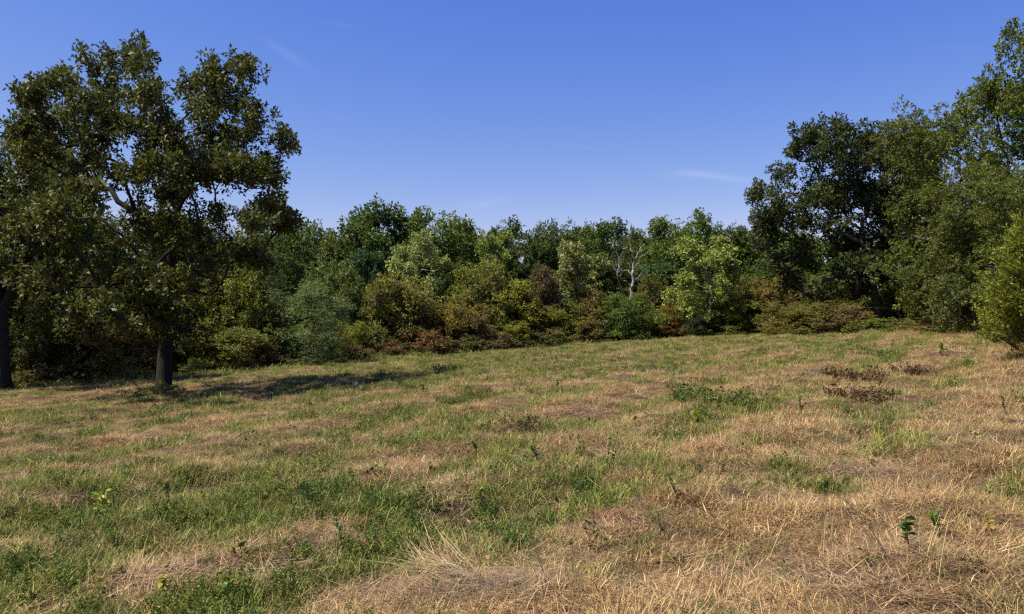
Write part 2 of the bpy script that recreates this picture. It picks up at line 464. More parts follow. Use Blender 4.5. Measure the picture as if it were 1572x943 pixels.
def build_tree(name, seed, lobes, trunk, R0, puffs=7, pr=.75, ros=15, lpr=11, leaf=.13, lw=.55, rt=.012, twigs=True, wander=.12,
               flat=.7, fill=.42, spread=.9, min_r=0, sides=(8, 5, 3), hang=0.):
    """lobes: (x, y, z, rx, ry, rz) of foliage masses; returns (trunk mesh, crown mesh)"""
    rng = np.random.default_rng(seed)
    lobes = np.array(lobes, float)
    t0 = np.array(trunk[-1])
    order = np.argsort(np.linalg.norm(lobes[:, :3] - np.mean(trunk, axis=0), axis=1))
    targets = []; pc = []; psz = []
    lob_t = [lobes[i, :3] - UP * lobes[i, 5] * .35 for i in order]
    for i in order:
        l = lobes[i]
        n = max(2, int(round(puffs * rng.uniform(.8, 1.2))))
        d = nrm(rng.standard_normal((n, 3)) + UP * .15) * (rng.random(n) ** fill)[:, None]
        pp = l[:3] + d * l[3:6] * .85
        pc.append(pp); psz.append(np.full(n, pr) * rng.uniform(.7, 1.25, n))
    pc = np.concatenate(pc); psz = np.concatenate(psz)
    targets = lob_t + list(pc)
    P, par, chains, tips = skeleton(rng, trunk, targets, wander=wander)
    rad = pipe_radii(par, R0, rt)
    zb = trunk[0][2]
    acc = Acc()
    for ci, ch in enumerate(chains):
        r = rad[ch].copy()
        if ci > 0:
            r[0] = min(r[0], r[1] * 1.25)
            r[-1] *= .6
        else:
            hgt = np.maximum(P[ch][:, 2] - zb, 0)
            r = r * (1 + .8 * np.exp(-hgt / .3))
        if r.max() < min_r: continue
        sd = sides[0] if r[0] > .09 else (sides[1] if r[0] > .03 else sides[2])
        tube(acc, P[ch], r, sd, rough=.05 if sd == sides[0] else 0, rng=rng)
    # rosettes of leaves round each puff
    nL = len(lob_t)
    pn = P[tips[nL:]]
    m = len(pc)
    k = np.maximum(3, (ros * (psz / pr) ** 2 * rng.uniform(.6, 1.3, m))).astype(int)
    pid = np.repeat(np.arange(m), k)
    off = nrm(rng.standard_normal((len(pid), 3)) + UP * .12) * (rng.random(len(pid)) ** .45)[:, None] * psz[pid][:, None]
    rp = pn[pid] + off - UP * hang * rng.random(len(pid))[:, None]
    if twigs:
        for a, b in zip(pid, rp):
            mid = (pn[a] + b) * .5 + rng.normal(0, .05, 3)
            tube(acc, [pn[a], mid, b], [rt * .8, rt * .6, rt * .35], 3)
    out = nrm(off + rng.standard_normal(off.shape) * .15)
    lid = np.repeat(np.arange(len(rp)), lpr)
    n = len(lid)
    ax = nrm(out[lid] * .45 + rng.standard_normal((n, 3)) * spread + UP * .08 - UP * hang * .5)
    cen = rp[lid] + ax * leaf * .15 + rng.normal(0, leaf * .35, (n, 3))
    ptone = rng.random(m)
    tint = np.stack([np.clip(.45 * rng.random(n) + .42 * ptone[pid[lid]] + .13 * rng.random(len(rp))[lid], 0, 1), rng.random(n) * .4 + .6 * rng.random(m)[pid[lid]], rng.random(n)], 1)
    lac = Acc()
    ln = leaf * rng.uniform(.65, 1.3, n)
    leaves(lac, cen, ax, ln, ln * lw, rng, flat=flat, tint=tint)
    return acc.mesh(name + '_trunk', True), lac.mesh(name + '_crown')

def auto_lobes(rng, H, Wd, base=.18, n=12, round_=.5, lr=.26):
    """foliage masses filling a free-standing crown"""
    out = []
    for i in range(n):
        f = (i + .5) / n
        z = base * H + (1 - base) * H * (f ** .9) * .93
        prof = math.sqrt(max(.05, 1 - abs((f - .42) / .62) ** 2.2))
        a = i * 2.4 + rng.uniform(-.6, .6)
        r = Wd * .5 * prof * rng.uniform(.3, .9)
        s = Wd * lr * rng.uniform(.55, 1.15) * (.65 + .4 * prof)
        out.append((r * math.cos(a), r * math.sin(a), min(z, H - s * .6), s, s, s * .75))
    return out

def bent_trunk(rng, x0, z0, x1, z1, n=7, lean=(0, 0), bend=.12):
    pts = []
    for i in range(n):
        f = i / (n - 1)
        pts.append((x0 + (x1 - x0) * f + bend * math.sin(f * 5 + lean[0]), lean[1] * f + bend * math.sin(f * 4 + 1 + lean[0]), z0 + (z1 - z0) * f))
    return pts

def tree_thing(name, label, cat, meshes, loc, rz, scale, col, bark, leafmat, group=None):
    t = thing(name, label, cat, loc, rz, group, scale)
    part('trunk', meshes[0], M_BARK, t, bark)
    part('crown', meshes[1], leafmat, t, col)
    return t

DARKBARK = (.07, .058, .048); GREYBARK = (.16, .145, .125); PALEBARK = (.42, .39, .34)

# ---- the big oak on the left, standing in the field
OD = 31.6
ob = gp(250, 608)
OD = float(ob[1])
def lobes_px(rows, d, base, shrink=1.0):
    out = []
    for (px, py, rx, ry, dy) in rows:
        p = at(px, py, d + dy)
        s = (d + dy) / F_PX
        out.append((p[0] - base[0], p[1] - base[1], p[2] - base[2], rx * s * shrink, (rx + ry) * .5 * s * shrink, ry * s * shrink))
    return out
OAK = [(150, 92, 48, 36, 0), (222, 95, 42, 36, -1), (92, 118, 34, 30, .5), (60, 190, 45, 36, -1.5), (44, 150, 18, 18, .3), (325, 112, 44, 38, 0), (372, 108, 28, 30, 1),
       (392, 178, 44, 40, -.5), (428, 215, 27, 26, .5), (140, 165, 50, 40, -2.5), (205, 165, 50, 42, 2), (300, 185, 40, 40, -2), (350, 225, 50, 40, 2),
       (30, 265, 50, 50, .5), (110, 255, 55, 45, 2.5), (190, 265, 55, 40, -3), (330, 255, 60, 30, -2.5), (400, 255, 40, 25, 1),
       (420, 312, 32, 22, -1), (385, 330, 45, 30, -3), (330, 330, 45, 30, 3), (25, 340, 45, 40, -2), (100, 345, 60, 45, -3.5), (190, 350, 55, 40, 3),
       (80, 420, 50, 30, -4), (150, 410, 55, 36, -3), (225, 410, 45, 36, 2), (310, 395, 45, 36, -3.5), (380, 385, 40, 26, 0), (170, 475, 45, 26, -4),
       (110, 480, 36, 20, -2), (300, 440, 40, 26, 3), (215, 480, 30, 20, -3), (240, 150, 30, 28, -2), (270, 300, 50, 36, 1),
       (180, 120, 40, 30, 2.5), (340, 160, 40, 32, 2.5), (120, 300, 40, 36, -4.5), (255, 350, 40, 30, -4), (-30, 300, 50, 50, 1), (-20, 390, 50, 40, -1), (235, 205, 36, 34, 1), (250, 440, 40, 28, -3.2), (215, 425, 40, 26, -3.5), (285, 360, 40, 30, -3.5), (40, 215, 40, 36, -2),
       (60, 330, 40, 34, 2), (150, 225, 40, 34, -3), (265, 250, 34, 30, 3), (290, 145, 34, 30, 2.5), (435, 340, 20, 18, .5), (250, 480, 30, 16, -2.5), (340, 265, 44, 34, 1), (385, 262, 40, 30, -1.5), (300, 265, 36, 34, -1), (160, 155, 40, 36, 1), (60, 140, 36, 32, 1), (250, 260, 36, 34, -3.5)]
trk = [(0, 0, -.15), (.02, 0, .5), (.04, .02, 1.3), (.08, .05, 2.2), (.08, .1, 3.2), (.14, .1, 4.2), (.25, .05, 5.2), (.42, 0, 6.2), (.5, -.1, 7.4), (.4, -.1, 8.4), (.45, 0, 9.4)]
def fuller(rows, seed, k=1, dd=2.6):
    r = random.Random(seed); out = list(rows)
    for _ in range(k):
        out += [(px + r.uniform(-.5, .5) * rx, py + r.uniform(-.1, .6) * ry, rx * .85, ry * .8, dy + r.choice((-1, 1)) * r.uniform(.5, dd)) for px, py, rx, ry, dy in rows]
    return out
def infill(seed, cx, cy, rx, ry, dd, n, r):
    """smaller masses spread evenly through the whole crown"""
    rg = np.random.default_rng(seed); out = []
    for _ in range(n):
        v = nrm(rg.standard_normal(3)) * rg.random() ** .4
        out.append((cx + v[0] * rx, cy + v[1] * ry, r * rg.uniform(.8, 1.2), r * .85, v[2] * dd))
    return out
oak_m = build_tree('oak', 5, lobes_px(fuller(OAK, 3) + infill(2, 235, 250, 185, 165, 3.6, 26, 32) + [(200, 500, 38, 22, -1.5), (292, 500, 34, 20, -1), (245, 505, 30, 12, -2), (120, 505, 40, 22, -1), (150, 450, 44, 28, 1), (60, 470, 44, 30, 0), (95, 210, 40, 36, 1), (130, 260, 40, 36, -1)], OD, ob, .95), trk, .235, puffs=8, pr=.37, ros=7, fill=.55, lpr=10, leaf=.155, lw=.52, wander=.12, spread=.8, sides=(10, 5, 3), rt=.007)
tree_thing('oak_tree', 'large dark spreading oak standing alone in the field, its shadow across the grass', 'tree', oak_m, ob, 0, (1, 1, 1), (.07, .082, .021), (.02, .0165, .014), M_OAK)  # bark darker than real: the crown's shade on the trunk is in its colour

# ---- the oak at the right end of the field
rb = gp(1352, 506)
RD = float(rb[1])
ROAK = [(1168, 300, 24, 24, 0), (1205, 268, 32, 26, 0), (1240, 212, 26, 24, -1), (1290, 200, 34, 20, 0), (1340, 205, 36, 24, 1), (1385, 215, 30, 26, -1),
        (1250, 280, 38, 30, 2), (1310, 260, 42, 32, -2), (1370, 280, 42, 36, 2), (1200, 335, 38, 24, -1), (1275, 345, 44, 28, -2), (1345, 330, 40, 30, 3),
        (1400, 340, 36, 34, -2), (1225, 395, 36, 20, 0), (1285, 410, 40, 22, 1.5), (1240, 240, 30, 24, 2), (1390, 410, 40, 30, 1), (1330, 400, 36, 28, -3),
        (1180, 365, 28, 20, 1), (1320, 230, 40, 26, 2.5), (1420, 270, 36, 36, 0), (1290, 310, 36, 28, 3), (1260, 450, 34, 18, -1), (1355, 380, 34, 26, 2), (1310, 440, 36, 22, 1), (1400, 450, 40, 26, 0), (1190, 395, 30, 20, 1), (1220, 430, 36, 18, 1.5), (1170, 335, 24, 20, -1.5), (1365, 235, 36, 28, 2), (1290, 225, 36, 26, -2), (1230, 310, 36, 30, -2.5), (1335, 420, 30, 20, 3), (1310, 290, 40, 34, 1), (1335, 300, 40, 34, -1), (1360, 340, 40, 34, 1), (1270, 300, 40, 32, -1), (1400, 300, 36, 36, 2), (1300, 370, 40, 28, 2)]
trk = [(0, 0, -.1), (-.1, 0, .8), (-.25, .05, 1.8), (-.4, .1, 2.8), (-.6, .1, 3.8), (-.65, .05, 4.8), (-.6, 0, 5.8)]
roak_m = build_tree('right_oak', 8, lobes_px([(a_, b_, c_, e_, f_ * .6) for a_, b_, c_, e_, f_ in fuller(ROAK, 4) + infill(3, 1300, 310, 130, 110, 4, 26, 30)], RD, rb, 1.0), trk, .27, puffs=8, pr=.5, ros=6, lpr=11, leaf=.22, lw=.52, wander=.14, rt=.012, spread=.8, sides=(8, 5, 3))
tree_thing('oak_tree', 'broad dark oak with sky showing between its boughs at the right end of the field', 'tree', roak_m, rb, 0, (1, 1, 1), (.055, .075, .026), (.075, .064, .054), M_OAK)

# ---- shared kinds of tree and shrub, each placed many times at different sizes
def kind_tree(name, seed, H, Wd, base, n, R0, **kw):
    rng = np.random.default_rng(seed + 500)
    tr = bent_trunk(rng, 0, -.2, rng.uniform(-.4, .4), H * .62, 8, (seed, rng.uniform(-.3, .3)), .12)
    ms = (build_tree(name, seed, auto_lobes(rng, H, Wd, base, n, lr=kw.pop('lr', .26)), tr, R0, **kw))
    co = np.zeros(len(ms[1].vertices) * 3, np.float32); ms[1].vertices.foreach_get('co', co); co = co.reshape(-1, 3)
    lo, hi = np.percentile(co, 1, axis=0), np.percentile(co, 99, axis=0)
    return (ms, np.percentile(co[:, 2], 99.9), ((hi - lo)[0] + (hi - lo)[1]) / 2)

FT = dict(puffs=9, pr=.95, ros=18, lpr=9, leaf=.26, lw=.55, twigs=False, min_r=.02, sides=(6, 4, 3), rt=.02)
KINDS = {
    'broad': [kind_tree('broad_tree', 20 + i, 12, 8.5, .12, 15, .24, **FT) for i in range(5)],
    'sun': [kind_tree('sparse_tree', 40 + i, 9, 5.5, .08, 13, .14, puffs=9, pr=.62, ros=16, lpr=9, leaf=.22, lw=.6, twigs=False, min_r=.02, sides=(6, 4, 3), rt=.014, flat=.2) for i in range(3)],
    'bush': [kind_tree('thicket_bush', 60 + i, 4.5, 5, .02, 13, .07, puffs=8, pr=.5, ros=18, lpr=10, leaf=.13, lw=.5, twigs=False, min_r=.008, sides=(5, 4, 3), rt=.007) for i in range(5)],
    'fine': [kind_tree('fine_bush', 80 + i, 4.8, 4.6, .0, 16, .08, puffs=9, pr=.42, ros=16, lpr=11, leaf=.10, lw=.34, twigs=False, min_r=.01, sides=(5, 4, 3), rt=.01, flat=.2) for i in range(2)],
    'low': [kind_tree('low_shrub', 90 + i, 1.6, 2.2, .0, 8, .03, puffs=6, pr=.26, ros=10, lpr=8, leaf=.085, lw=.5, twigs=True, min_r=.003, sides=(4, 3, 3), rt=.005) for i in range(4)],
    'tall': [kind_tree('tall_tree', 130, 12, 8, .33, 18, .3, puffs=9, pr=.72, ros=18, lpr=12, leaf=.17, lw=.5, twigs=False, min_r=.012, sides=(7, 5, 3), rt=.014)],
    'near': [kind_tree('near_tree', 110 + i, 12, 8, .04, 22, .24, puffs=9, pr=.74, ros=22, lpr=14, leaf=.145, lw=.5, twigs=False, min_r=.012, sides=(7, 5, 3), rt=.014) for i in range(3)],
}
MAT = {'broad': M_LEAF, 'sun': M_PALE, 'bush': M_LEAF, 'fine': M_LEAF, 'low': M_LEAF, 'near': M_OAK, 'tall': M_LEAF}
LANDMARKS = [(30, 'the far left edge of the field'), (150, 'the field oak left boughs'), (255, 'the field oak trunk'), (345, 'the field oak right boughs'), (410, 'the dark olive bush'),
    (472, 'the grey green rounded bush'), (528, 'the dark gap bush'), (578, 'the tallest skyline tree'), (636, 'the silvery young tree'), (690, 'the brownish bush'), (740, 'the highest yellow green bush'),
    (792, 'the bright yellow green bush'), (834, 'the brown dying tree'), (888, 'the speckled pale tree'), (930, 'the thin grey dead tree'), (971, 'the white dead tree'), (1022, 'the orange tinted bush'),
    (1088, 'the largest pale tree'), (1150, 'the tall olive bush'), (1200, 'the yellowish brown bush'), (1250, 'the dry yellow bush'), (1300, 'the purplish grey bush'), (1350, 'the right hand oak trunk'),
    (1410, 'the right hand oak crown'), (1470, 'the fine leaved olive tree'), (1530, 'the golden cedar')]
used_labels = set()
def deep_label(px, where):
    k = min(LANDMARKS, key=lambda l: abs(l[0] - px))
    side = 'just left of' if px < k[0] - 9 else ('just right of' if px > k[0] + 9 else 'straight behind')
    s = 'dark %s wood tree, %s %s' % (where, side, k[1])
    if s in used_labels: s = lab
    used_labels.add(s)
    return s
prng = random.Random(4)
count = {}
def plant(kind, px, top, w, d, col, label, cat='tree', group=None, name=None, bark=DARKBARK, var=None, mat=None):
    lst = KINDS[kind]
    i = count.get(kind, 0) if var is None else var
    count[kind] = count.get(kind, 0) + 1
    (meshes, H, Wd) = lst[i % len(lst)]
    u = (px - 786) / F_PX * d
    z = float(gz(u, d)) - .03
    if kind == 'bush': top -= 7
    h = at(px, top, d)[2] - z
    sw = w * 1.08 / F_PX * d / Wd
    nm = name or {'broad': 'broadleaf_tree', 'near': 'broadleaf_tree', 'tall': 'broadleaf_tree', 'sun': 'young_tree', 'bush': 'bush', 'fine': 'bush', 'low': 'shrub'}[kind]
    return tree_thing(nm, label, cat, meshes, (u, d, z), prng.uniform(0, 6.28), (sw, sw, h / H), tuple(c * (1.6 if kind in ('bush', 'low') else 1.2) for c in col), bark, mat or MAT[kind], group)

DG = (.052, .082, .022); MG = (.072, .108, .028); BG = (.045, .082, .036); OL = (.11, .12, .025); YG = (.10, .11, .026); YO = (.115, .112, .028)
PL = (.23, .27, .10); BR = (.10, .07, .04); RD_ = (.115, .062, .038); GG = (.10, .14, .065); OR = (.13, .10, .03); PU = (.085, .068, .045)

# the skyline trees behind the thicket
g1 = 'trees along the skyline of the wood'
for a in [
    (432, 330, 90, 62, DG, 'dark tree half hidden behind the right edge of the big field oak'),
    (497, 338, 90, 66, (.08, .105, .04), 'greyish green tree at the left end of the skyline, right of the field oak'),
    (578, 313, 118, 67, DG, 'tallest dark green tree of the skyline, left of the big round one'),
    (668, 321, 100, 66, MG, 'big round green tree rising on the skyline behind the silvery young tree'),
    (726, 350, 56, 68, (.12, .095, .03), 'small brownish orange tree on the skyline, beginning to turn'),
    (783, 339, 78, 70, DG, 'dark skyline tree just right of the brownish orange one'),
    (846, 337, 76, 70, (.052, .08, .024), 'dark skyline tree above the brown dying tree'),
    (896, 345, 62, 72, MG, 'lower green skyline tree between two darker ones'),
    (940, 334, 72, 70, DG, 'green skyline tree rising left of the white dead tree'),
    (988, 350, 62, 68, (.08, .11, .035), 'olive green skyline tree directly behind the white dead tree'),
    (1042, 326, 92, 68, MG, 'tall lumpy green tree on the skyline right of the white dead tree'),
    (1096, 340, 70, 70, DG, 'dark tree on the skyline behind the biggest pale leaved tree'),
    (1140, 348, 80, 70, DG, 'dark tree on the skyline that meets the left side of the right hand oak'),
    (1205, 352, 90, 68, MG, 'green tree seen beneath the left boughs of the right hand oak'),
]:
    plant('broad', a[0], a[1], a[2] * 1.12, a[3], a[4], a[5], group=g1)
# filling trees behind and between
g2 = 'trees deep in the wood'
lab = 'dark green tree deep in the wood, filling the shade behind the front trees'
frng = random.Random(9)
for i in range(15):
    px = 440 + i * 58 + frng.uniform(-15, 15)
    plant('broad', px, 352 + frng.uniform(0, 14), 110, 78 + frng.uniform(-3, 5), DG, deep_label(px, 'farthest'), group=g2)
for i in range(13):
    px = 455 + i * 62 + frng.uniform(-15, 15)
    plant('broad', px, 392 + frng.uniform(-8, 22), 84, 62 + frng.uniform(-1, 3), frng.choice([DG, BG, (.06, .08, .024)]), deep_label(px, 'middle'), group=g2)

# the middle layer: pale, dark and dying trees in front of the skyline
plant('sun', 636, 356, 84, 60, PL, 'pale silvery green young tree under the big round skyline tree', bark=PALEBARK, var=0)
plant('sun', 762, 356, 72, 63, (.19, .24, .06), 'pale yellow green young tree with a whitish stem, above the yellow thicket', bark=PALEBARK, var=1)
plant('sun', 888, 372, 84, 61, (.19, .21, .085), 'speckled pale olive tree between the brown dying tree and the white dead tree', bark=GREYBARK, var=2)
plant('sun', 1086, 364, 88, 57, (.20, .245, .065), 'largest pale yellow green tree, rising from the thicket edge left of the right hand oak', bark=GREYBARK, var=0)
plant('sun', 1115, 455, 60, 57.5, (.22, .26, .08), 'small pale leaved sapling at the right foot of the largest pale tree', bark=GREYBARK, var=1)
plant('broad', 566, 382, 66, 60, (.042, .078, .036), 'dark blue green tree standing left of the silvery young tree', bark=DARKBARK)
plant('bush', 505, 400, 96, 57, (.075, .10, .035), 'dull olive tree above the grey green rounded bush', cat='tree', name='small_tree')
plant('bush', 528, 470, 60, 54, (.035, .06, .032), 'dark green bush in the gap right of the grey green rounded bush', cat='bush')
plant('sun', 834, 410, 46, 58.5, BR, 'brown dying tree with a dark bare lower stem in the middle of the thicket', cat='tree', bark=(.045, .035, .03), var=2, mat=M_LEAF)

# the thicket along the edge of the field
g3 = 'thicket bushes along the far edge of the field'
for a in [
    ('fine', 472, 430, 128, 47.5, GG, 'grey green rounded bush, the largest at the left end of the thicket'),
    ('bush', 410, 470, 70, 47, (.05, .055, .022), 'dark olive bush left of the grey green rounded bush'),
    ('bush', 545, 500, 56, 52, OL, 'olive bush close by the right side of the grey green rounded bush'),
    ('bush', 620, 430, 124, 56, YO, 'yellow olive bush below the silvery young tree'),
    ('bush', 690, 470, 80, 55.5, (.13, .105, .035), 'brownish bush above the red sumac clump'),
    ('bush', 740, 402, 92, 59, YG, 'yellow green bush standing highest in the middle of the thicket'),
    ('bush', 792, 440, 106, 58, (.115, .118, .026), 'bright yellow green bush left of the brown dying tree'),
    ('bush', 720, 490, 70, 55, PU, 'purplish brown twiggy bush in front of the tallest yellow green bush'),
    ('bush', 780, 500, 72, 56, OL, 'olive bush at the foot of the bright yellow green bush'),
    ('bush', 858, 470, 70, 58, YG, 'yellow bush just right of the brown dying tree'),
    ('bush', 830, 505, 60, 57, (.09, .075, .03), 'brown olive bush in front of the brown dying tree stem'),
    ('bush', 905, 470, 80, 59, (.10, .085, .03), 'dull brown and olive bush below the speckled pale tree'),
    ('bush', 890, 505, 56, 57.5, PU, 'dark purplish bush at the field edge below the speckled pale tree'),
    ('bush', 966, 456, 82, 57.5, (.06, .095, .024), 'fresh green bush in front of the foot of the white dead tree'),
    ('bush', 1022, 474, 70, 58, OR, 'orange tinted bush between the fresh green bush and the largest pale tree'),
    ('bush', 1040, 500, 50, 57, (.14, .09, .035), 'small rusty bush at the field edge beside the largest pale tree'),
    ('fine', 1078, 476, 52, 56, (.03, .055, .03), 'small dark evergreen bush under the largest pale tree'),
    ('fine', 1012, 440, 40, 61, (.045, .08, .05), 'bluish green young evergreen behind the orange tinted bush'),
    ('bush', 1150, 455, 76, 57, OL, 'tall olive bush right of the largest pale tree'),
    ('bush', 1190, 428, 72, 58, (.11, .085, .03), 'tall brown olive bush under the left boughs of the right hand oak'),
    ('bush', 1205, 470, 80, 50.5, (.095, .085, .03), 'yellowish brown bush left of the right hand oak trunk'),
    ('bush', 1250, 470, 84, 48.5, (.095, .09, .032), 'dry yellow bush beneath the right hand oak'),
    ('bush', 1298, 474, 60, 47.5, (.12, .09, .06), 'purplish grey twiggy bush just left of the right hand oak trunk'),
    ('bush', 1310, 455, 60, 57, (.07, .085, .02), 'green bush directly behind the right hand oak trunk'),
    ('bush', 1400, 455, 90, 52, (.075, .08, .03), 'dark bush in the shade right of the right hand oak trunk'),
    ('bush', 1450, 440, 100, 49, (.06, .065, .025), 'dull olive bush in the deep shade left of the golden cedar'),
    ('bush', 1490, 430, 80, 42, (.07, .085, .035), 'pale flecked bush against the wood beside the golden cedar'),
    ('bush', 350, 400, 110, 47, (.085, .095, .02), 'yellow green tree glowing through the right side of the field oak'),
    ('bush', 335, 496, 120, 44.5, (.085, .092, .028), 'yellow leaved bush right of the field oak trunk'),
    ('bush', 405, 520, 70, 45.5, (.08, .065, .03), 'brownish bush left of the grey green rounded bush at the field edge'),
    ('bush', 270, 450, 90, 47, (.04, .05, .02), 'dark bush directly behind the field oak trunk'),
    ('bush', 190, 500, 90, 44, (.16, .125, .04), 'yellowish brown bush left of the field oak trunk'),  # leaf colour raised to stand in for sun flecks
    ('bush', 120, 505, 100, 42, (.15, .12, .04), 'brown bush in the dappled shade toward the left edge'),  # brightened leaf colour here too imitates flecks of sun
    ('bush', 55, 490, 90, 40, (.04, .045, .022), 'dark bush beside the trunk at the left edge of the field'),
]:
    plant(a[0], a[1], a[2], a[3] * 1.1, a[4], a[5], a[6], cat='tree' if ' tree glowing' in a[6] else 'bush', group=g3)

# bushes filling the thicket between and behind the named ones
trng = random.Random(21)
for i in range(22):
    px = 545 + i * 36 + trng.uniform(-10, 10)
    d_ = float(np.interp(px, [545, 700, 1000, 1230, 1340], [53, 55.5, 61, 58, 56])) + trng.uniform(.5, 2.5)
    plant('bush', px, trng.uniform(412, 468), trng.uniform(70, 105), d_, trng.choice([(.075, .08, .03), (.06, .075, .026), (.09, .085, .03), (.085, .07, .035), (.055, .075, .03)]),
          deep_label(px, 'olive').replace('dark olive wood tree', 'muted olive thicket bush'), cat='bush', group=g3)
for i in range(24):
    px = 540 + i * 33 + trng.uniform(-10, 10)
    d_ = float(np.interp(px, [545, 700, 1000, 1230, 1340], [51, 53.3, 59, 55, 51])) + trng.uniform(-.2, .6)
    plant('low', px, float(np.interp(px, [545, 700, 1000, 1230, 1340], [532, 520, 500, 492, 490])) + trng.uniform(-9, 9), trng.uniform(40, 66), d_,
          trng.choice([(.085, .07, .045), (.06, .07, .03), (.09, .085, .035), (.10, .07, .045), (.07, .085, .03)]),
          deep_label(px, 'tangled').replace('dark tangled wood tree', 'low tangled bramble at the field edge'), cat='shrub', group='low shrubs along the edge of the field')

# low shrubs and weeds along the foot of the thicket
g4 = 'low shrubs along the edge of the field'
for a in [
    (650, 504, 66, 53, RD_, 'red leaved sumac clump at the foot of the thicket'),
    (592, 520, 60, 52.5, (.11, .065, .04), 'dark reddish shrub left of the red sumac clump'),
    (555, 535, 46, 51, OL, 'low olive shrub left of the dark reddish shrub'),
    (690, 522, 44, 53.5, (.09, .075, .025), 'low olive brown shrub right of the red sumac clump'),
    (750, 520, 60, 55, (.07, .075, .025), 'low dull green shrub below the tallest yellow green bush'),
    (810, 522, 50, 56, (.06, .07, .025), 'low dark green shrub below the brown dying tree'),
    (850, 515, 50, 57, OL, 'low olive shrub near the middle of the field edge'),
    (925, 505, 56, 58, (.075, .06, .03), 'low brown shrub left of the fresh green bush'),
    (1000, 500, 50, 58, (.05, .07, .025), 'low green shrub right of the fresh green bush'),
    (1110, 496, 60, 56, (.07, .09, .03), 'low pale green shrub below the largest pale tree'),
    (1165, 492, 56, 56, OL, 'low olive shrub at the field edge right of the largest pale tree'),
    (1225, 488, 60, 49, (.10, .09, .03), 'low dry shrub beneath the right hand oak boughs'),
    (1275, 488, 54, 47.5, (.08, .06, .04), 'low grey brown shrub at the left of the right hand oak foot'),
    (1326, 484, 62, 46.5, (.09, .11, .025), 'bright green shrub at the left foot of the right hand oak'),
    (1392, 486, 56, 45.5, (.09, .11, .03), 'green shrub at the right foot of the right hand oak'),
    (1440, 484, 66, 42.5, (.10, .08, .03), 'brownish shrub in the shade right of the right hand oak'),
    (1490, 490, 44, 40, (.07, .09, .025), 'low green shrub beside the foot of the golden cedar'),
    (256, 584, 40, OD - .8, (.15, .15, .045), 'leafy sprouts round the foot of the field oak'),  # leaf colour brightened so the sprouts look sunlit
    (222, 594, 36, OD - .6, (.085, .06, .03), 'brownish ground shrub left of the foot of the field oak'),
    (320, 545, 60, 44, (.09, .10, .03), 'low pale green shrub behind the field oak on the right'),
    (375, 548, 56, 44, (.07, .07, .025), 'low olive shrub at the field edge, right of the yellow leaved bush'),
    (440, 545, 60, 45, (.06, .07, .03), 'low shrub at the left foot of the grey green rounded bush'),
    (505, 540, 56, 47.5, (.05, .06, .025), 'low dark shrub at the right foot of the grey green rounded bush'),
    (165, 552, 70, 41, (.16, .14, .035), 'low yellowish shrub in the shade left of the field oak'),
    (90, 560, 70, 39, (.06, .055, .025), 'low dark shrub near the left edge of the field'),
    (30, 570, 60, 37.5, (.08, .07, .025), 'low olive brown shrub at the far left edge of the field'),
]:
    plant('low', a[0], a[1], a[2] * 1.15, a[3], a[4], a[5], cat='shrub', group=g4)

# the dark wood on the left, behind and beside the oak
g5 = 'shaded trees of the left hand wood'
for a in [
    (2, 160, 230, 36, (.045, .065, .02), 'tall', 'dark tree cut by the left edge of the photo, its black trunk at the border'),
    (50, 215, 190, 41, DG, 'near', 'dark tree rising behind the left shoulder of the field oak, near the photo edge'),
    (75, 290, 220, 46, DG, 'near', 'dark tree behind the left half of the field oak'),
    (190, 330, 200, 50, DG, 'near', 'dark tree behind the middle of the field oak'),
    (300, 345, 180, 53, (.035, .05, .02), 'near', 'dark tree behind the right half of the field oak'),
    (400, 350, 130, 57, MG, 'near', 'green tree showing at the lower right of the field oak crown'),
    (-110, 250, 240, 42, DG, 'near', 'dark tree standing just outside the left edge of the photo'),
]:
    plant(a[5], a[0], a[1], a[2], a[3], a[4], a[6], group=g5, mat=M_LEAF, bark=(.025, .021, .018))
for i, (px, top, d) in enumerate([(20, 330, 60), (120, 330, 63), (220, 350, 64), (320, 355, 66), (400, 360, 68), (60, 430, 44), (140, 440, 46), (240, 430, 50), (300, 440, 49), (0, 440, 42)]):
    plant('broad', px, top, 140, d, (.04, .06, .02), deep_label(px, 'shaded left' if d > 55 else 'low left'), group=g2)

# the wood on the right, nearer and higher
g6 = 'trees of the right hand wood'
for a in [
    (1400, 185, 130, 56, (.06, .082, .026), 'tree joining the right hand oak on its right, of the same height'),
    (1470, 138, 190, 44, (.08, .10, .028), 'olive green tree with fine leaves right of the right hand oak'),
    (1640, 12, 215, 36, (.07, .095, .026), 'tallest tree at the right edge of the photo, reaching nearest the top'),
    (1500, 250, 160, 38, (.07, .088, .027), 'lower olive tree in front of the tallest tree at the right edge'),
    (1585, 240, 150, 29, (.09, .115, .035), 'pale flecked tree behind and above the golden cedar'),
    (1660, 60, 220, 40, DG, 'dark tree standing just outside the right edge of the photo'),
    (1450, 330, 130, 50, DG, 'shaded tree low in the wood between the right hand oak and the golden cedar'),
    (1520, 330, 120, 44, DG, 'dark shaded tree immediately left of the golden cedar'),
]:
    plant('near', a[0], a[1], a[2] * 1.08, a[3], a[4], a[5], group=g6)
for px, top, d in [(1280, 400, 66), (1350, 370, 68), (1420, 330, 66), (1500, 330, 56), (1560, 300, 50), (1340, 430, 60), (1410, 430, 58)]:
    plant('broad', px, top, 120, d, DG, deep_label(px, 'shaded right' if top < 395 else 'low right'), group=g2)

# more of the left hand wood, beyond the edge of the photo
for px, top, d in [(-190, 230, 46), (-290, 240, 52), (-90, 280, 58), (-400, 230, 56)]:
    plant('near', px, top, 230, d, DG, lab, group=g2, mat=M_LEAF)

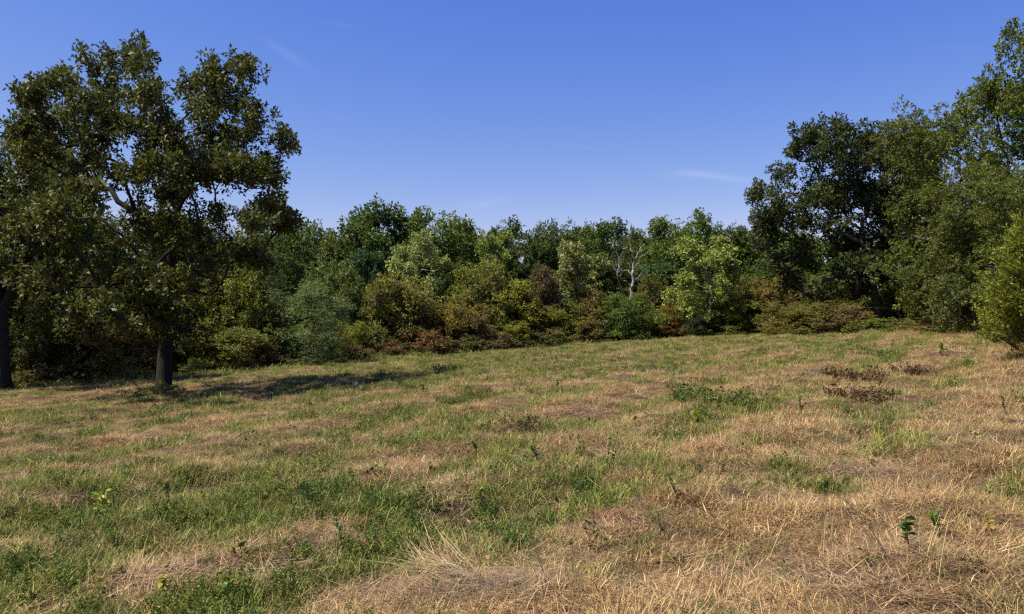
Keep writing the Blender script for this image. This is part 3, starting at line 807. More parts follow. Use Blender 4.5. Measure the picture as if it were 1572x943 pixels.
# ---- the golden cedar at the right edge
def cedar(name, seed, H, Rb, n, leafl=.095):
    rng = np.random.default_rng(seed)
    acc = Acc()
    tp = np.array([(0, 0, -.1), (.03, 0, H * .3), (-.02, .02, H * .6), (0, 0, H * .97)])
    tube(acc, tp, [.13, .1, .06, .01], 6)
    nb = n // 16
    fb = rng.random(nb) ** 1.2 * .97; ab = rng.random(nb) * 2 * np.pi
    rb_ = Rb * (1 - fb) ** .8 * rng.uniform(.72, 1.12, nb) * np.minimum(1, .62 + fb * 2.4)
    tipb = np.stack([rb_ * np.cos(ab), rb_ * np.sin(ab), fb * H + .12 + rb_ * .42], 1)
    rootb = np.stack([0 * rb_, 0 * rb_, np.maximum(.08, fb * H - .1)], 1)
    for i in range(nb): tube(acc, [rootb[i], rootb[i] * .45 + tipb[i] * .55 - UP * .08, tipb[i]], [.02, .013, .005], 3)
    bi = np.repeat(np.arange(nb), 16); n = len(bi)
    tt = .38 + .62 * rng.random(n) ** .7
    base = rootb[bi] + (tipb[bi] - rootb[bi]) * tt[:, None] + rng.normal(0, .085, (n, 3)) * np.array([1, 1, .8])
    base[:, 2] = np.maximum(base[:, 2], .08)
    a = ab[bi]
    dirn = nrm(nrm(tipb - rootb)[bi] + rng.normal(0, .4, (n, 3)) + UP * .35)
    k = 26
    L_ = rng.uniform(.25, .55, n)
    sid = np.repeat(np.arange(n), k); s = rng.random(n * k)
    ax = nrm(dirn[sid] + rng.normal(0, .42, (n * k, 3)))
    cen = base[sid] + dirn[sid] * (L_[sid] * s)[:, None] + rng.normal(0, .035, (n * k, 3))
    tone = .6 * rng.random(nb)[bi] + .4 * rng.random(n)
    tint = np.stack([.5 * tone[sid] + .5 * rng.random(n * k), rng.random(n * k), rng.random(n * k)], 1)
    lac = Acc()
    ln = leafl * rng.uniform(.6, 1.3, n * k)
    leaves(lac, cen, ax, ln, ln * .32, rng, flat=.2, tint=tint)
    return acc.mesh(name + '_trunk', True), lac.mesh(name + '_crown')
cb_ = gp(1596, 552)
cH = at(1600, 348, cb_[1])[2] - cb_[2]
ced = cedar('cedar', 3, cH, 1.42, 1500)
tree_thing('cedar_tree', 'golden green feathery cedar at the right edge of the field', 'tree', ced, cb_, 0, (1, 1, 1), (.165, .19, .026), DARKBARK, M_CEDAR)
plant('low', 1570, 505, 40, 19.6, (.10, .085, .03), 'shrub with orange and green leaves in front of the golden cedar', cat='shrub')

# ---- bare dead trees
def bare_tree(name, seed, trunk, R0, targets, rt=.011):
    rng = np.random.default_rng(seed)
    base = [np.array(t, float) for t in targets]
    targets = base + [t + rng.normal(0, .28, 3) + np.array([0, 0, .15]) for t in base for _ in range(3)]
    P, par, chains, tips = skeleton(rng, trunk, [np.array(t, float) for t in targets], step=.3, wander=.09, up_pen=.5, swing=.12)
    rad = pipe_radii(par, R0, rt)
    acc = Acc()
    for ci, ch in enumerate(chains):
        r = rad[ch].copy()
        if ci: r[0] = min(r[0], r[1] * 1.2); r[-1] *= .4
        tube(acc, P[ch], r, 6, rough=.06, rng=rng)
    return acc.mesh(name, True)
DD = 60.0
def snag(label, base, limbs, col, seed, d=DD, twigs=5, tw=(.35, .9)):
    """bare tree: each limb is a polyline (pixel places at its distance) with a thickness at its foot; fine twigs grow off it"""
    rng = np.random.default_rng(seed)
    b = at(base[0], base[1], d); b[2] = float(gz(b[0], d)) - .05
    acc = Acc()
    def tw_(p, dr, ln, r, depth):
        n = 4; pts = [p]; v = dr
        for k in range(n):
            v = nrm(v + rng.normal(0, .28, 3) + UP * .08); pts.append(pts[-1] + v * ln / n)
        tube(acc, pts, np.linspace(r, r * .35, n + 1), 4)
        if depth:
            for _ in range(2): tw_(pts[rng.integers(1, n)], nrm(v + rng.normal(0, .7, 3)), ln * .55, r * .6, depth - 1)
    for li, (r0, r1, pts) in enumerate(limbs):
        P = [at(p[0], p[1], d + (p[2] if len(p) > 2 else 0)) - b for p in pts]
        if li == 0: P = [np.zeros(3)] + P
        Q = []
        for a_, c_ in zip(P[:-1], P[1:]):
            for f in (0, .33, .66): Q.append(a_ + (c_ - a_) * f + (rng.normal(0, .045, 3) if len(Q) else 0))
        Q.append(P[-1]); Q = np.array(Q)
        tube(acc, Q, np.linspace(r0, r1, len(Q)), 7, rough=.08, rng=rng)
        for _ in range(twigs):
            k = rng.integers(len(Q) // 2, len(Q)); dr = nrm(Q[k] - Q[k - 1])
            tw_(Q[k], nrm(dr + rng.normal(0, .75, 3)), rng.uniform(*tw), r1 * .8, 1)
    t = thing('dead_tree', label, 'dead tree', b)
    part('trunk', acc.mesh('bare_trunk', True), M_BARK, t, col)
    return t
snag('white bare dead tree standing clear above the thicket', (968, 500),
     [(0.128, 0.088, [(967, 470), (969, 450), (972, 430), (972, 415)]),
      (0.075, 0.020, [(972, 415), (974, 400), (971, 388), (967, 374, .3)]),
      (0.056, 0.016, [(971, 388), (962, 380, -.3), (955, 382, -.5), (948, 377, -.6)]),
      (0.056, 0.016, [(974, 402), (980, 388, .3), (985, 379, .5), (991, 375, .6)]),
      (0.045, 0.014, [(973, 412), (981, 403, -.4), (987, 392, -.6), (995, 388, -.9)]),
      (0.049, 0.016, [(970, 440), (962, 434, -.4), (955, 430, -.7), (952, 422, -.8)]),
      (0.041, 0.013, [(971, 425), (964, 415, .4), (958, 416, .6), (953, 424, .8)]),
      (0.038, 0.012, [(970, 436), (978, 428, .4), (984, 420, .6), (990, 421, .7)])], (.25, .235, .22), 7, DD, 1)
snag('thin grey dead tree leaning left beside the white dead tree', (957, 500),
     [(0.064, 0.040, [(955, 470), (953, 445), (949, 420), (950, 405)]),
      (0.038, 0.012, [(950, 405), (949, 392), (944, 385), (941, 374)]),
      (0.030, 0.010, [(949, 420), (942, 410, .3), (938, 400, .4)]),
      (0.030, 0.010, [(950, 398), (955, 388, -.3), (957, 378, -.4)])], (.22, .205, .19), 11, 60.8, 3)
snag('grey broken trunk with a long bare branch in shade by the right hand oak', (1382, 512),
     [(.13, .10, [(1381, 498), (1380, 485), (1379, 474)]), (.06, .02, [(1380, 477), (1355, 473, -.2), (1325, 474, -.3), (1296, 479, -.5)])], (.10, .09, .08), 4, 50.5, 3, (.3, .6))


# ------------------------------------------------------------------ grass, straw and weeds of the field
def blades(acc, rng, base, azim, lean, length, width, curve, tint, seg=2, tipw=.12):
    """strips that bend over: base (n,3), lean from the vertical at the foot, curve = added lean towards the tip"""
    n = len(base)
    dirh = np.stack([np.cos(azim), np.sin(azim), np.zeros(n)], 1)
    tw = azim + np.pi / 2 + rng.normal(0, .5, n)
    side = np.stack([np.cos(tw), np.sin(tw), np.zeros(n)], 1)
    pts = [base]; ang = lean.copy()
    for k in range(seg):
        ang = np.minimum(ang + curve / seg, 1.75)
        st = (length / seg)[:, None] * (dirh * np.sin(ang)[:, None] + UP * np.cos(ang)[:, None])
        p = pts[-1] + st
        p[:, 2] = np.maximum(p[:, 2], .004)
        pts.append(p)
    V = []; F = []
    for k, p in enumerate(pts[:-1]):
        w = (width * (1 - .35 * k / seg))[:, None] * side * .5
        V += [p - w, p + w]
    V.append(pts[-1])
    m = len(V)
    V = np.stack(V, 1)                       # n, m, 3
    o = np.arange(n)[:, None] * m
    Q = np.concatenate([o + np.array([[2 * k, 2 * k + 1, 2 * k + 3, 2 * k + 2]]) for k in range(seg - 1)]) if seg > 1 else None
    T = o + np.array([[2 * (seg - 1), 2 * seg - 1, 2 * seg]])
    acc.add(V.reshape(-1, 3), Q, T, np.repeat(tint, m, 0))

def rtint(rng, n): return rng.random((n, 3))

def disc(rng, n, r):
    a = rng.random(n) * 2 * np.pi; q = r * np.sqrt(rng.random(n))
    return np.stack([q * np.cos(a), q * np.sin(a), np.zeros(n)], 1)

def tuft_green(seed, n=46, r=.15, h=.115):
    rng = np.random.default_rng(seed); acc = Acc()
    b = disc(rng, n, r)
    az_ = rng.normal(.55, 1.5, n)            # laid over mostly one way by the wind
    blades(acc, rng, b, az_, np.abs(rng.normal(.4, .35, n)), h * rng.uniform(.45, 1.3, n), rng.uniform(.0035, .008, n), rng.uniform(.3, 1.3, n), rtint(rng, n), 3)
    return acc.mesh('green_tuft')

def tuft_dry(seed, n=60, r=.18, h=.11):
    rng = np.random.default_rng(seed); acc = Acc()
    b = disc(rng, n, r); b[:, 2] = rng.random(n) * .03
    az_ = rng.random(n) * 2 * np.pi
    blades(acc, rng, b, az_, np.abs(rng.normal(1.0, .45, n)), h * rng.uniform(.4, 1.5, n), rng.uniform(.0026, .006, n), rng.uniform(.1, 1.2, n), rtint(rng, n), 2)
    return acc.mesh('dry_tuft')

def litter(seed, n=48, r=.24):
    rng = np.random.default_rng(seed); acc = Acc()
    b = disc(rng, n, r); b[:, 2] = .01 + rng.random(n) ** 2 * .07
    main = rng.random() * 6.28
    az_ = np.where(rng.random(n) < .65, rng.normal(main, .3, n), rng.random(n) * 6.28)
    blades(acc, rng, b, az_, rng.normal(1.5, .12, n), rng.uniform(.08, .38, n), rng.uniform(.0024, .006, n), rng.normal(0, .25, n), rtint(rng, n), 2, .5)
    return acc.mesh('straw_litter')

def forb(seed, stems=9, h=.24):
    """upright stems set with many small leaflets"""
    rng = np.random.default_rng(seed); acc = Acc()
    b = disc(rng, stems, .11)
    az_ = rng.random(stems) * 6.28; ln = np.abs(rng.normal(.22, .18, stems))
    hh = h * rng.uniform(.5, 1.25, stems)
    blades(acc, rng, b, az_, ln, hh, np.full(stems, .004), np.full(stems, .25), np.tile([.2, .8, .3], (stems, 1)), 2)
    k = 20
    sid = np.repeat(np.arange(stems), k); s = .12 + .88 * rng.random(stems * k)
    d = np.stack([np.cos(az_) * np.sin(ln + .12), np.sin(az_) * np.sin(ln + .12), np.cos(ln + .12)], 1)
    cen = b[sid] + d[sid] * (hh[sid] * s)[:, None]
    a = rng.random(len(sid)) * 6.28
    ax = nrm(np.stack([np.cos(a), np.sin(a), rng.uniform(.2, 1.2, len(sid))], 1))
    l_ = rng.uniform(.024, .044, len(sid)) * (1.2 - .5 * s)
    leaves(acc, cen, ax, l_, l_ * .42, rng, flat=.4, tint=rtint(rng, len(sid)))
    return acc.mesh('weed_clump')

def seedstem(seed, n=5):
    rng = np.random.default_rng(seed); acc = Acc()
    b = disc(rng, n, .12)
    az_ = rng.normal(.5, .9, n)
    hh = rng.uniform(.25, .55, n)
    blades(acc, rng, b, az_, np.abs(rng.normal(.2, .18, n)), hh, np.full(n, .0034), rng.uniform(.1, .6, n), rtint(rng, n), 4)
    return acc.mesh('seed_stem')

def broad_rosette(seed, n=11):
    rng = np.random.default_rng(seed); acc = Acc()
    a = rng.random(n) * 6.28
    ax = nrm(np.stack([np.cos(a), np.sin(a), rng.uniform(.1, .9, n)], 1))
    l_ = rng.uniform(.05, .095, n)
    c0 = disc(rng, n, .06) + UP * rng.uniform(.02, .12, n)[:, None]
    leaves(acc, c0, ax, l_, l_ * .5, rng, flat=.8, tint=rtint(rng, n))
    return acc.mesh('leafy_rosette')

def grass_material(name, ca, cb, cc, trans=.3, rough=.6, spec=.15, lo=.3, hi=1.75):
    """three colours of blade; each tuft is shifted between them by its own value"""
    m, t, N, Lk = new_mat(name)
    out = N('ShaderNodeOutputMaterial'); p = N('ShaderNodeBsdfPrincipled'); tr = N('ShaderNodeBsdfTranslucent'); mx = N('ShaderNodeMixShader')
    a = N('ShaderNodeAttribute'); a.attribute_name = 'tint'
    i = N('ShaderNodeAttribute'); i.attribute_name = 'itint'; i.attribute_type = 'INSTANCER'
    sp = N('ShaderNodeSeparateColor'); Lk(a.outputs['Color'], sp.inputs[0])
    si = N('ShaderNodeSeparateXYZ'); Lk(i.outputs['Vector'], si.inputs[0])
    add = N('ShaderNodeMath'); add.operation = 'ADD'; Lk(sp.outputs[0], add.inputs[0]); Lk(si.outputs[0], add.inputs[1])
    c = mul_mix(t, 'MIX', maprange(t, add.outputs[0], .5, 1.5, 0, 1), ca, cb)
    add2 = N('ShaderNodeMath'); add2.operation = 'ADD'; Lk(sp.outputs[1], add2.inputs[0]); Lk(si.outputs[1], add2.inputs[1])
    c = mul_mix(t, 'MIX', maprange(t, add2.outputs[0], 1.1, 1.7, 0, 1), c, cc)
    c = mul_mix(t, 'MULTIPLY', 1.0, c, maprange(t, sp.outputs[2], 0, 1, lo, hi))
    c = mul_mix(t, 'MULTIPLY', 1.0, c, maprange(t, si.outputs[2], 0, 1, .6, 1.35))
    Lk(c, p.inputs['Base Color']); p.inputs['Roughness'].default_value = rough; p.inputs['Specular IOR Level'].default_value = spec
    Lk(c, tr.inputs['Color']); mx.inputs[0].default_value = trans
    Lk(p.outputs[0], mx.inputs[1]); Lk(tr.outputs[0], mx.inputs[2]); Lk(mx.outputs[0], out.inputs[0])
    return m

M_GREEN = grass_material('green_blade', (.10, .13, .02, 1), (.20, .21, .04, 1), (.36, .28, .11, 1))
M_DRY = grass_material('dry_blade', (.31, .19, .08, 1), (.47, .325, .15, 1), (.19, .105, .055, 1), trans=.25)
M_STRAW = grass_material('straw_blade', (.30, .19, .09, 1), (.47, .34, .175, 1), (.23, .14, .095, 1), trans=.15)
M_OLIVE = grass_material('olive_blade', (.12, .125, .035, 1), (.24, .22, .07, 1), (.36, .27, .12, 1))
M_WEED = grass_material('weed_leaf', (.065, .12, .022, 1), (.12, .17, .035, 1), (.20, .19, .03, 1), trans=.3)
M_ROS = grass_material('rosette_leaf', (.07, .12, .025, 1), (.14, .17, .03, 1), (.22, .10, .05, 1), trans=.3)
M_STEM = grass_material('stem_blade', (.17, .17, .05, 1), (.40, .33, .16, 1), (.12, .09, .05, 1), trans=.15)

def scatter_object(name, label, cat, P, rot, scl, itint, idx_, variants, mat):
    coll = bpy.data.collections.new(name + '_kinds')
    for k, me in enumerate(variants):
        me.materials.append(mat)
        coll.objects.link(bpy.data.objects.new('%s_%02d' % (me.name, k), me))
    me = make_mesh(name, P)
    for nm, data in (('rot', rot), ('scl', scl), ('itint', itint)):
        at_ = me.attributes.new(nm, 'FLOAT_VECTOR', 'POINT'); at_.data.foreach_set('vector', np.asarray(data, np.float32).ravel())
    at_ = me.attributes.new('which', 'INT', 'POINT'); at_.data.foreach_set('value', np.asarray(idx_, np.int32))
    o = bpy.data.objects.new(name, me); o['kind'] = 'stuff'; o['label'] = label; o['category'] = cat
    link(o)
    ng = bpy.data.node_groups.new(name, 'GeometryNodeTree')
    ng.interface.new_socket('Geometry', in_out='INPUT', socket_type='NodeSocketGeometry')
    ng.interface.new_socket('Geometry', in_out='OUTPUT', socket_type='NodeSocketGeometry')
    N = ng.nodes.new; Lk = ng.links.new
    gi = N('NodeGroupInput'); go = N('NodeGroupOutput'); ip = N('GeometryNodeInstanceOnPoints'); ci = N('GeometryNodeCollectionInfo')
    ci.inputs['Collection'].default_value = coll
    ci.inputs['Separate Children'].default_value = True; ci.inputs['Reset Children'].default_value = True
    def attr(nm, ty):
        n = N('GeometryNodeInputNamedAttribute'); n.data_type = ty; n.inputs['Name'].default_value = nm
        return [s for s in n.outputs if s.enabled and s.name == 'Attribute'][0]
    Lk(gi.outputs[0], ip.inputs['Points']); Lk(ci.outputs[0], ip.inputs['Instance'])
    ip.inputs['Pick Instance'].default_value = True
    Lk(attr('which', 'INT'), ip.inputs['Instance Index'])
    Lk(attr('rot', 'FLOAT_VECTOR'), ip.inputs['Rotation']); Lk(attr('scl', 'FLOAT_VECTOR'), ip.inputs['Scale'])
    Lk(ip.outputs[0], go.inputs[0])
    md = o.modifiers.new('scatter', 'NODES'); md.node_group = ng
    return o

grng = np.random.default_rng(77)
def wedge(density, dmax=66, d0=2.6, knee=9., fall=1.25):
    """random places in front of the camera, thinning with distance"""
    out = []
    ds = np.geomspace(d0, dmax, 60)
    for a, b in zip(ds[:-1], ds[1:]):
        dm = (a + b) / 2; hw = dm * .70 + 2.2
        n = grng.poisson(density * min(1, (knee / dm) ** fall) * (b - a) * 2 * hw)
        y = grng.uniform(a, b, n); x = grng.uniform(-hw, hw, n)
        out.append(np.stack([x, y], 1))
    p = np.concatenate(out)
    return p

def scatter(name, label, cat, density, keep, variants, mat, size, itint, rz=None, tilt=.12, dscale=.012, outside=-1.2):
    p = wedge(density)
    fdist = field(p[:, 0], p[:, 1])
    g, b = cover(p[:, 0], p[:, 1])
    k = (fdist > outside) & (grng.random(len(p)) < keep(g, b, fdist, p))
    p = p[k]; g = g[k]; b = b[k]; fdist = fdist[k]
    n = len(p)
    P = np.column_stack([p, gz(p[:, 0], p[:, 1]) - .006])
    rot = np.stack([grng.normal(0, tilt, n), grng.normal(0, tilt, n), grng.random(n) * 6.28 if rz is None else grng.normal(rz, .5, n)], 1)
    d = np.hypot(p[:, 0], p[:, 1])
    s = size(g, b, fdist, n) * .8 * (1 + dscale * np.maximum(0, d - 8))
    hs_ = s * grng.uniform(.75, 1.25, n) / (1 + .5 * dscale * np.maximum(0, d - 8))
    scl = np.stack([s, s, hs_], 1)
    scatter_object(name, label, cat, P, rot, scl, itint(g, b, p, n), grng.integers(0, len(variants), n), variants, mat)
    return n

def it_noise(sc, seed, sp=.8):
    def f(g, b, p, n):
        return np.stack([vnoise(p[:, 0] * sc, p[:, 1] * sc, seed) * .7 + grng.random(n) * .3,
                         vnoise(p[:, 0] * sc * 1.7, p[:, 1] * sc * 1.7, seed + 1) * .6 + grng.random(n) * .4, grng.random(n)], 1) 
    return f

dmound = lambda p: sstep(.3, .65, .6 * vnoise(p[:, 0] * 1.9 + 7, p[:, 1] * 1.9, 52) + .4 * vnoise(p[:, 0] * 4.3, p[:, 1] * 4.3, 53))
mound = lambda p: vnoise(p[:, 0] * 1.1, p[:, 1] * 1.1, 51)
nn = []
lump = lambda x, y: .55 * vnoise(x * 1.25, y * 1.25, 5) + .45 * vnoise(x * 3.1, y * 3.1, 55)
def near_size(lo, hi, gk):
    def f(g, b, f_, n):
        return grng.uniform(lo, hi, n) * (1 + gk * (g - .5)) * (1 - .35 * b)
    return f
nn.append(scatter('dry_grass', 'dry tan grass covering the mown field', 'grass', 200,
        lambda g, b, f, p: np.clip(1.05 - .8 * g, .12, 1) * (1 - .6 * b) * (.08 + 1.1 * dmound(p)), [tuft_dry(200 + i) for i in range(7)], M_DRY,
        near_size(.45, 1.5, -.3), it_noise(.9, 61)))
nn.append(scatter('straw_litter', 'cut straw lying flat among the stubble', 'straw', 85,
        lambda g, b, f, p: np.clip(.95 - .7 * g + .2 * b, .12, 1) * (.35 + .9 * sstep(.35, .65, vnoise(p[:, 0] * 1.6, p[:, 1] * 1.6, 58))), [litter(230 + i) for i in range(6)], M_STRAW,
        lambda g, b, f, n: grng.uniform(.45, 1.0, n), it_noise(.7, 64), tilt=.06))
nn.append(scatter('green_grass', 'green grass growing in patches and rows in the field', 'grass', 175,
        lambda g, b, f, p: np.clip(g * 1.15 - .1, 0, 1) * (1 - .7 * b) * (.15 + 1.2 * sstep(.3, .7, lump(p[:, 0], p[:, 1]))), [tuft_green(260 + i) for i in range(7)], M_GREEN,
        lambda g, b, f, n: grng.uniform(.45, 1.3, n) * (.6 + .8 * g) * (1 + 1.3 * sstep(2.2, .2, f)), it_noise(.9, 67), rz=0))
nn.append(scatter('upright_grass', 'thin upright olive grass standing among the straw', 'grass', 34,
        lambda g, b, f, p: (.25 + .75 * sstep(.35, .7, vnoise(p[:, 0] * .7, p[:, 1] * .7, 81))) * (1 - .6 * b), [tuft_green(350 + i, 26, .2, .17) for i in range(5)], M_OLIVE,
        lambda g, b, f, n: grng.uniform(.5, 1.2, n), it_noise(.9, 83), rz=0))
nn.append(scatter('leafy_weeds', 'small leaved green weeds scattered through the grass', 'weeds', 90,
        lambda g, b, f, p: np.clip(g * 1.3 - .4, .012, 1) * (1 - .6 * b) * sstep(.42, .72, .5 * vnoise(p[:, 0] * .8, p[:, 1] * .8, 71) + .5 * vnoise(p[:, 0] * 2.2, p[:, 1] * 2.2, 73)), [forb(290 + i) for i in range(7)], M_WEED,
        lambda g, b, f, n: grng.uniform(.4, 1.1, n) * (.6 + .45 * g), it_noise(.8, 72)))
nn.append(scatter('ground_leaves', 'low broad leaved weeds in the stubble', 'weeds', 5,
        lambda g, b, f, p: .35 + .5 * g, [broad_rosette(310 + i) for i in range(5)], M_ROS,
        lambda g, b, f, n: grng.uniform(.5, 1.1, n), it_noise(.4, 75)))
nn.append(scatter('seed_stems', 'thin pale stems of grass gone to seed', 'grass', 6,
        lambda g, b, f, p: .3 + .6 * vnoise(p[:, 0] * .5, p[:, 1] * .5, 77), [seedstem(330 + i) for i in range(6)], M_STEM,
        lambda g, b, f, n: grng.uniform(.5, 1.15, n), it_noise(.4, 78), rz=0))
print('grass instances', nn)

# ------------------------------------------------------------------ single weeds, stalks and straw heaps one can point to
def leaf_blade(name, lobed, seed):
    """one broad leaf about 1 long, folded along its midrib"""
    rng = np.random.default_rng(seed)
    s = np.array([0, .18, .38, .55, .75, 1.])
    w = np.array([.03, .28, .24, .36, .25, 0.]) if lobed else np.array([.03, .2, .29, .28, .17, 0.])
    z = .12 * np.sin(s * 2.6) - .16 * s ** 2
    V = []
    for i in range(6):
        V += [(s[i], -w[i], z[i] + w[i] * .3), (s[i], 0, z[i]), (s[i], w[i], z[i] + w[i] * .3)]
    Q = []
    for i in range(5):
        a = i * 3
        Q += [(a, a + 3, a + 4, a + 1), (a + 1, a + 4, a + 5, a + 2)]
    t = np.tile(rng.random(3) * [1, 1, .5], (18, 1))
    return make_mesh(name, V, Q, None, t, True)

LEAF_MESH = [leaf_blade('leaf', False, 1), leaf_blade('leaf', True, 2), leaf_blade('leaf', False, 3)]
M_BROAD = leaf_material('broad_leaf', dry_at=2, rough=.45, trans=.3, lo=.8, hi=1.25, warm=.25)
for me in LEAF_MESH: me.materials.append(M_BROAD)
STEM_COL = (.12, .11, .035)

def seedling(px, py, h, n, leaf, col, label, name='seedling', cat='weed', lobed=None, spread=.35, seed=0, group=None, stemcol=STEM_COL):
    rng = np.random.default_rng(seed + int(px) * 7 + int(py))
    b = gp(px, py)
    t = thing(name, label, cat, b, rng.uniform(0, 6.28), group)
    acc = Acc()
    n = int(n * 1.7); ns = max(1, n // 9)
    tips = []
    for i in range(ns):
        a = rng.uniform(0, 6.28); le = rng.uniform(.05, spread) if ns > 1 else rng.uniform(0, .2)
        hh = h * rng.uniform(.7, 1.05)
        pts = [np.array([0, 0, -.02])]
        for k in range(1, 5):
            f = k / 4
            pts.append(np.array([math.cos(a) * le * hh * f * 1.6, math.sin(a) * le * hh * f * 1.6, hh * f]) + rng.normal(0, .008, 3))
        tube(acc, pts, [.006, .005, .004, .003, .002], 4, tint=np.array([.4, .2, .2]))
        tips.append(np.array(pts))
    part('stem', acc.mesh('seedling_stem'), M_BARK, t, stemcol)
    for i in range(n):
        pts = tips[i % ns]; f = .3 + .7 * ((i // ns) + .5) / max(1, math.ceil(n / ns))
        q = f * 4; k = min(3, int(q)); p = pts[k] + (pts[k + 1] - pts[k]) * (q - k)
        me = LEAF_MESH[1 if (lobed or (lobed is None and rng.random() < .4)) else (0 if rng.random() < .5 else 2)]
        o = bpy.data.objects.new('leaf', me); o.color = (*[c * rng.uniform(.75, 1.2) for c in col], 1)
        o.location = p
        o.rotation_euler = (rng.normal(0, .35), rng.uniform(-.9, .15), i * 2.4 + rng.uniform(-.5, .5))
        s = leaf * .66 * rng.uniform(.6, 1.15); o.scale = (s, s, s)
        link(o, t)
    return t

BY = (.25, .33, .03); BGn = (.13, .21, .03); DGn = (.07, .12, .025); YL = (.30, .27, .04); RG = (.13, .10, .03)
for a in [
    (160, 800, .30, 16, .12, BY, 'bright yellow green seedling with broad leaves in the left foreground grass', False),
    (252, 918, .14, 10, .075, YL, 'pale yellow low sprig near the bottom edge, left of centre', False),
    (345, 930, .16, 8, .09, BGn, 'fresh green sprout at the bottom edge beside the dry straw', False),
    (527, 850, .22, 12, .085, DGn, 'dark green broad leaved weed left of the pale straw bundle', False),
    (47, 722, .16, 6, .09, YL, 'tiny yellow sprig near the left border of the field', False),
    (372, 690, .42, 14, .10, DGn, 'tall dark green weed standing in the grass left of centre', False),
    (735, 712, .36, 10, .10, BGn, 'slender green weed in the bare brown patch at the centre', False),
    (825, 712, .32, 12, .11, BGn, 'leafy green weed right of the slender one at the centre', False),
    (740, 785, .22, 8, .085, BGn, 'small green sprout above the long weed patch in the centre foreground', False),
    (893, 705, .30, 12, .10, DGn, 'green weed with upright leaves left of the dark leafy one', False),
    (930, 740, .55, 18, .095, DGn, 'tall dark leafy weed right of centre, among dry grass', False),
    (975, 656, .22, 6, .12, YL, 'yellow sprig in the middle distance right of centre', False),
    (1070, 655, .26, 10, .13, BY, 'yellow green low plant in front of the dark weed clump', False),
    (1228, 640, .36, 16, .085, BGn, 'upright light green weed in the tan grass right of centre', True),
    (1446, 548, .5, 10, .22, BY, 'bright green sapling in the dry grass near the golden cedar', True),
    (1395, 855, .20, 8, .12, DGn, 'dark green oak sprout with lobed leaves in the right foreground straw', True),
    (1442, 832, .18, 8, .10, BGn, 'green and brown oak sprout right of the dark one', True),
    (1514, 828, .12, 7, .07, YL, 'small yellow sprig at the lower right in the straw', False),
    (1040, 770, .34, 14, .055, (.09, .13, .06), 'greyish green weed with small leaves right of the dark leafy weed', False),
    (1020, 830, .24, 14, .05, (.08, .13, .05), 'low green weed with small leaves below the greyish one', False),
    (650, 605, .3, 8, .14, DGn, 'dark green weed near the tip of the field oak shadow', False),
    (855, 600, .3, 8, .14, DGn, 'dark green weed in the far middle of the field', False),
    (1350, 600, .3, 8, .14, RG, 'reddish green weed beside the brown clumps at the right', False),
    (1545, 640, .26, 10, .10, DGn, 'dark weed in the tan grass near the right edge of the photo', False),
    (640, 690, .25, 8, .09, BGn, 'light green weed in the middle of the field left of the bare patch', False),
]:
    px_, py_, h_, n_, l_, c_, t_, lob_ = a
    big = 1.2 if c_ in (BY, BGn, YL) else .95
    seedling(px_, py_, h_ * (1.15 if big > 1.2 else 1), n_, l_ * big, c_, t_, lobed=lob_)

M_CLUMP = leaf_material('dry_clump_leaf', dry_at=2, rough=.9, spec=.05, trans=.15, lo=.5, hi=1.5, warm=.3)
def weed_clump(px, py, r, h, col, label, name, cat, n=420, leaf=.05, lw=.4, seed=1):
    rng = np.random.default_rng(seed + int(px))
    b = gp(px, py)
    t = thing(name, label, cat, b)
    acc = Acc(); lac = Acc()
    ns = 24
    bb = disc(rng, ns, r * .5); aa = rng.random(ns) * 6.28
    top = bb + np.stack([np.cos(aa) * r * .5, np.sin(aa) * r * .5, h * rng.uniform(.5, 1.05, ns)], 1)
    for i in range(ns): tube(acc, [bb[i] - UP * .02, (bb[i] + top[i]) / 2 + rng.normal(0, .02, 3), top[i]], [.005, .004, .002], 3)
    sid = rng.integers(0, ns, n); s = rng.random(n) ** .7
    cen = bb[sid] + (top[sid] - bb[sid]) * s[:, None] + rng.normal(0, .035, (n, 3))
    cen[:, 2] = np.maximum(cen[:, 2], .01)
    ax = nrm(rng.standard_normal((n, 3)) + UP * .3)
    l_ = leaf * rng.uniform(.6, 1.3, n)
    leaves(lac, cen, ax, l_, l_ * lw, rng, flat=.3)
    part('stems', acc.mesh(name + '_stems'), M_BARK, t, tuple(c * .7 for c in col))
    part('leaves', lac.mesh(name + '_leaves'), M_CLUMP, t, col)
weed_clump(1312, 585, .9, .24, (.12, .08, .045), 'upper brown clump of cut weeds on the right side of the field', 'dried_weed_clump', 'weed clump', 700, .09)
weed_clump(1326, 618, .85, .24, (.115, .075, .045), 'lower brown clump of cut weeds below the other brown clump', 'dried_weed_clump', 'weed clump', 700, .08)
weed_clump(1400, 578, .6, .22, (.13, .085, .05), 'small flat brown clump of cut weeds nearest the golden cedar', 'dried_weed_clump', 'weed clump', 500, .08)
weed_clump(1095, 620, 1.1, .34, (.095, .125, .035), 'dark green weed clump above the yellow green low plant', 'weed_clump', 'weed clump', 900, .07)
weed_clump(1135, 632, .9, .26, (.10, .13, .035), 'green weed clump touching the dark one on its right', 'weed_clump', 'weed clump', 600, .06)
weed_clump(480, 775, .5, .24, (.06, .10, .03), 'dark green mounded weed clump left of centre in the foreground', 'weed_clump', 'weed clump', 900, .04, .3)
weed_clump(790, 660, .5, .2, (.10, .085, .04), 'brownish weed clump in the middle of the field', 'weed_clump', 'weed clump', 500, .05)
weed_clump(690, 572, 1.0, .25, (.07, .10, .03), 'low green weed clump at the tip of the field oak shadow', 'weed_clump', 'weed clump', 700, .09)

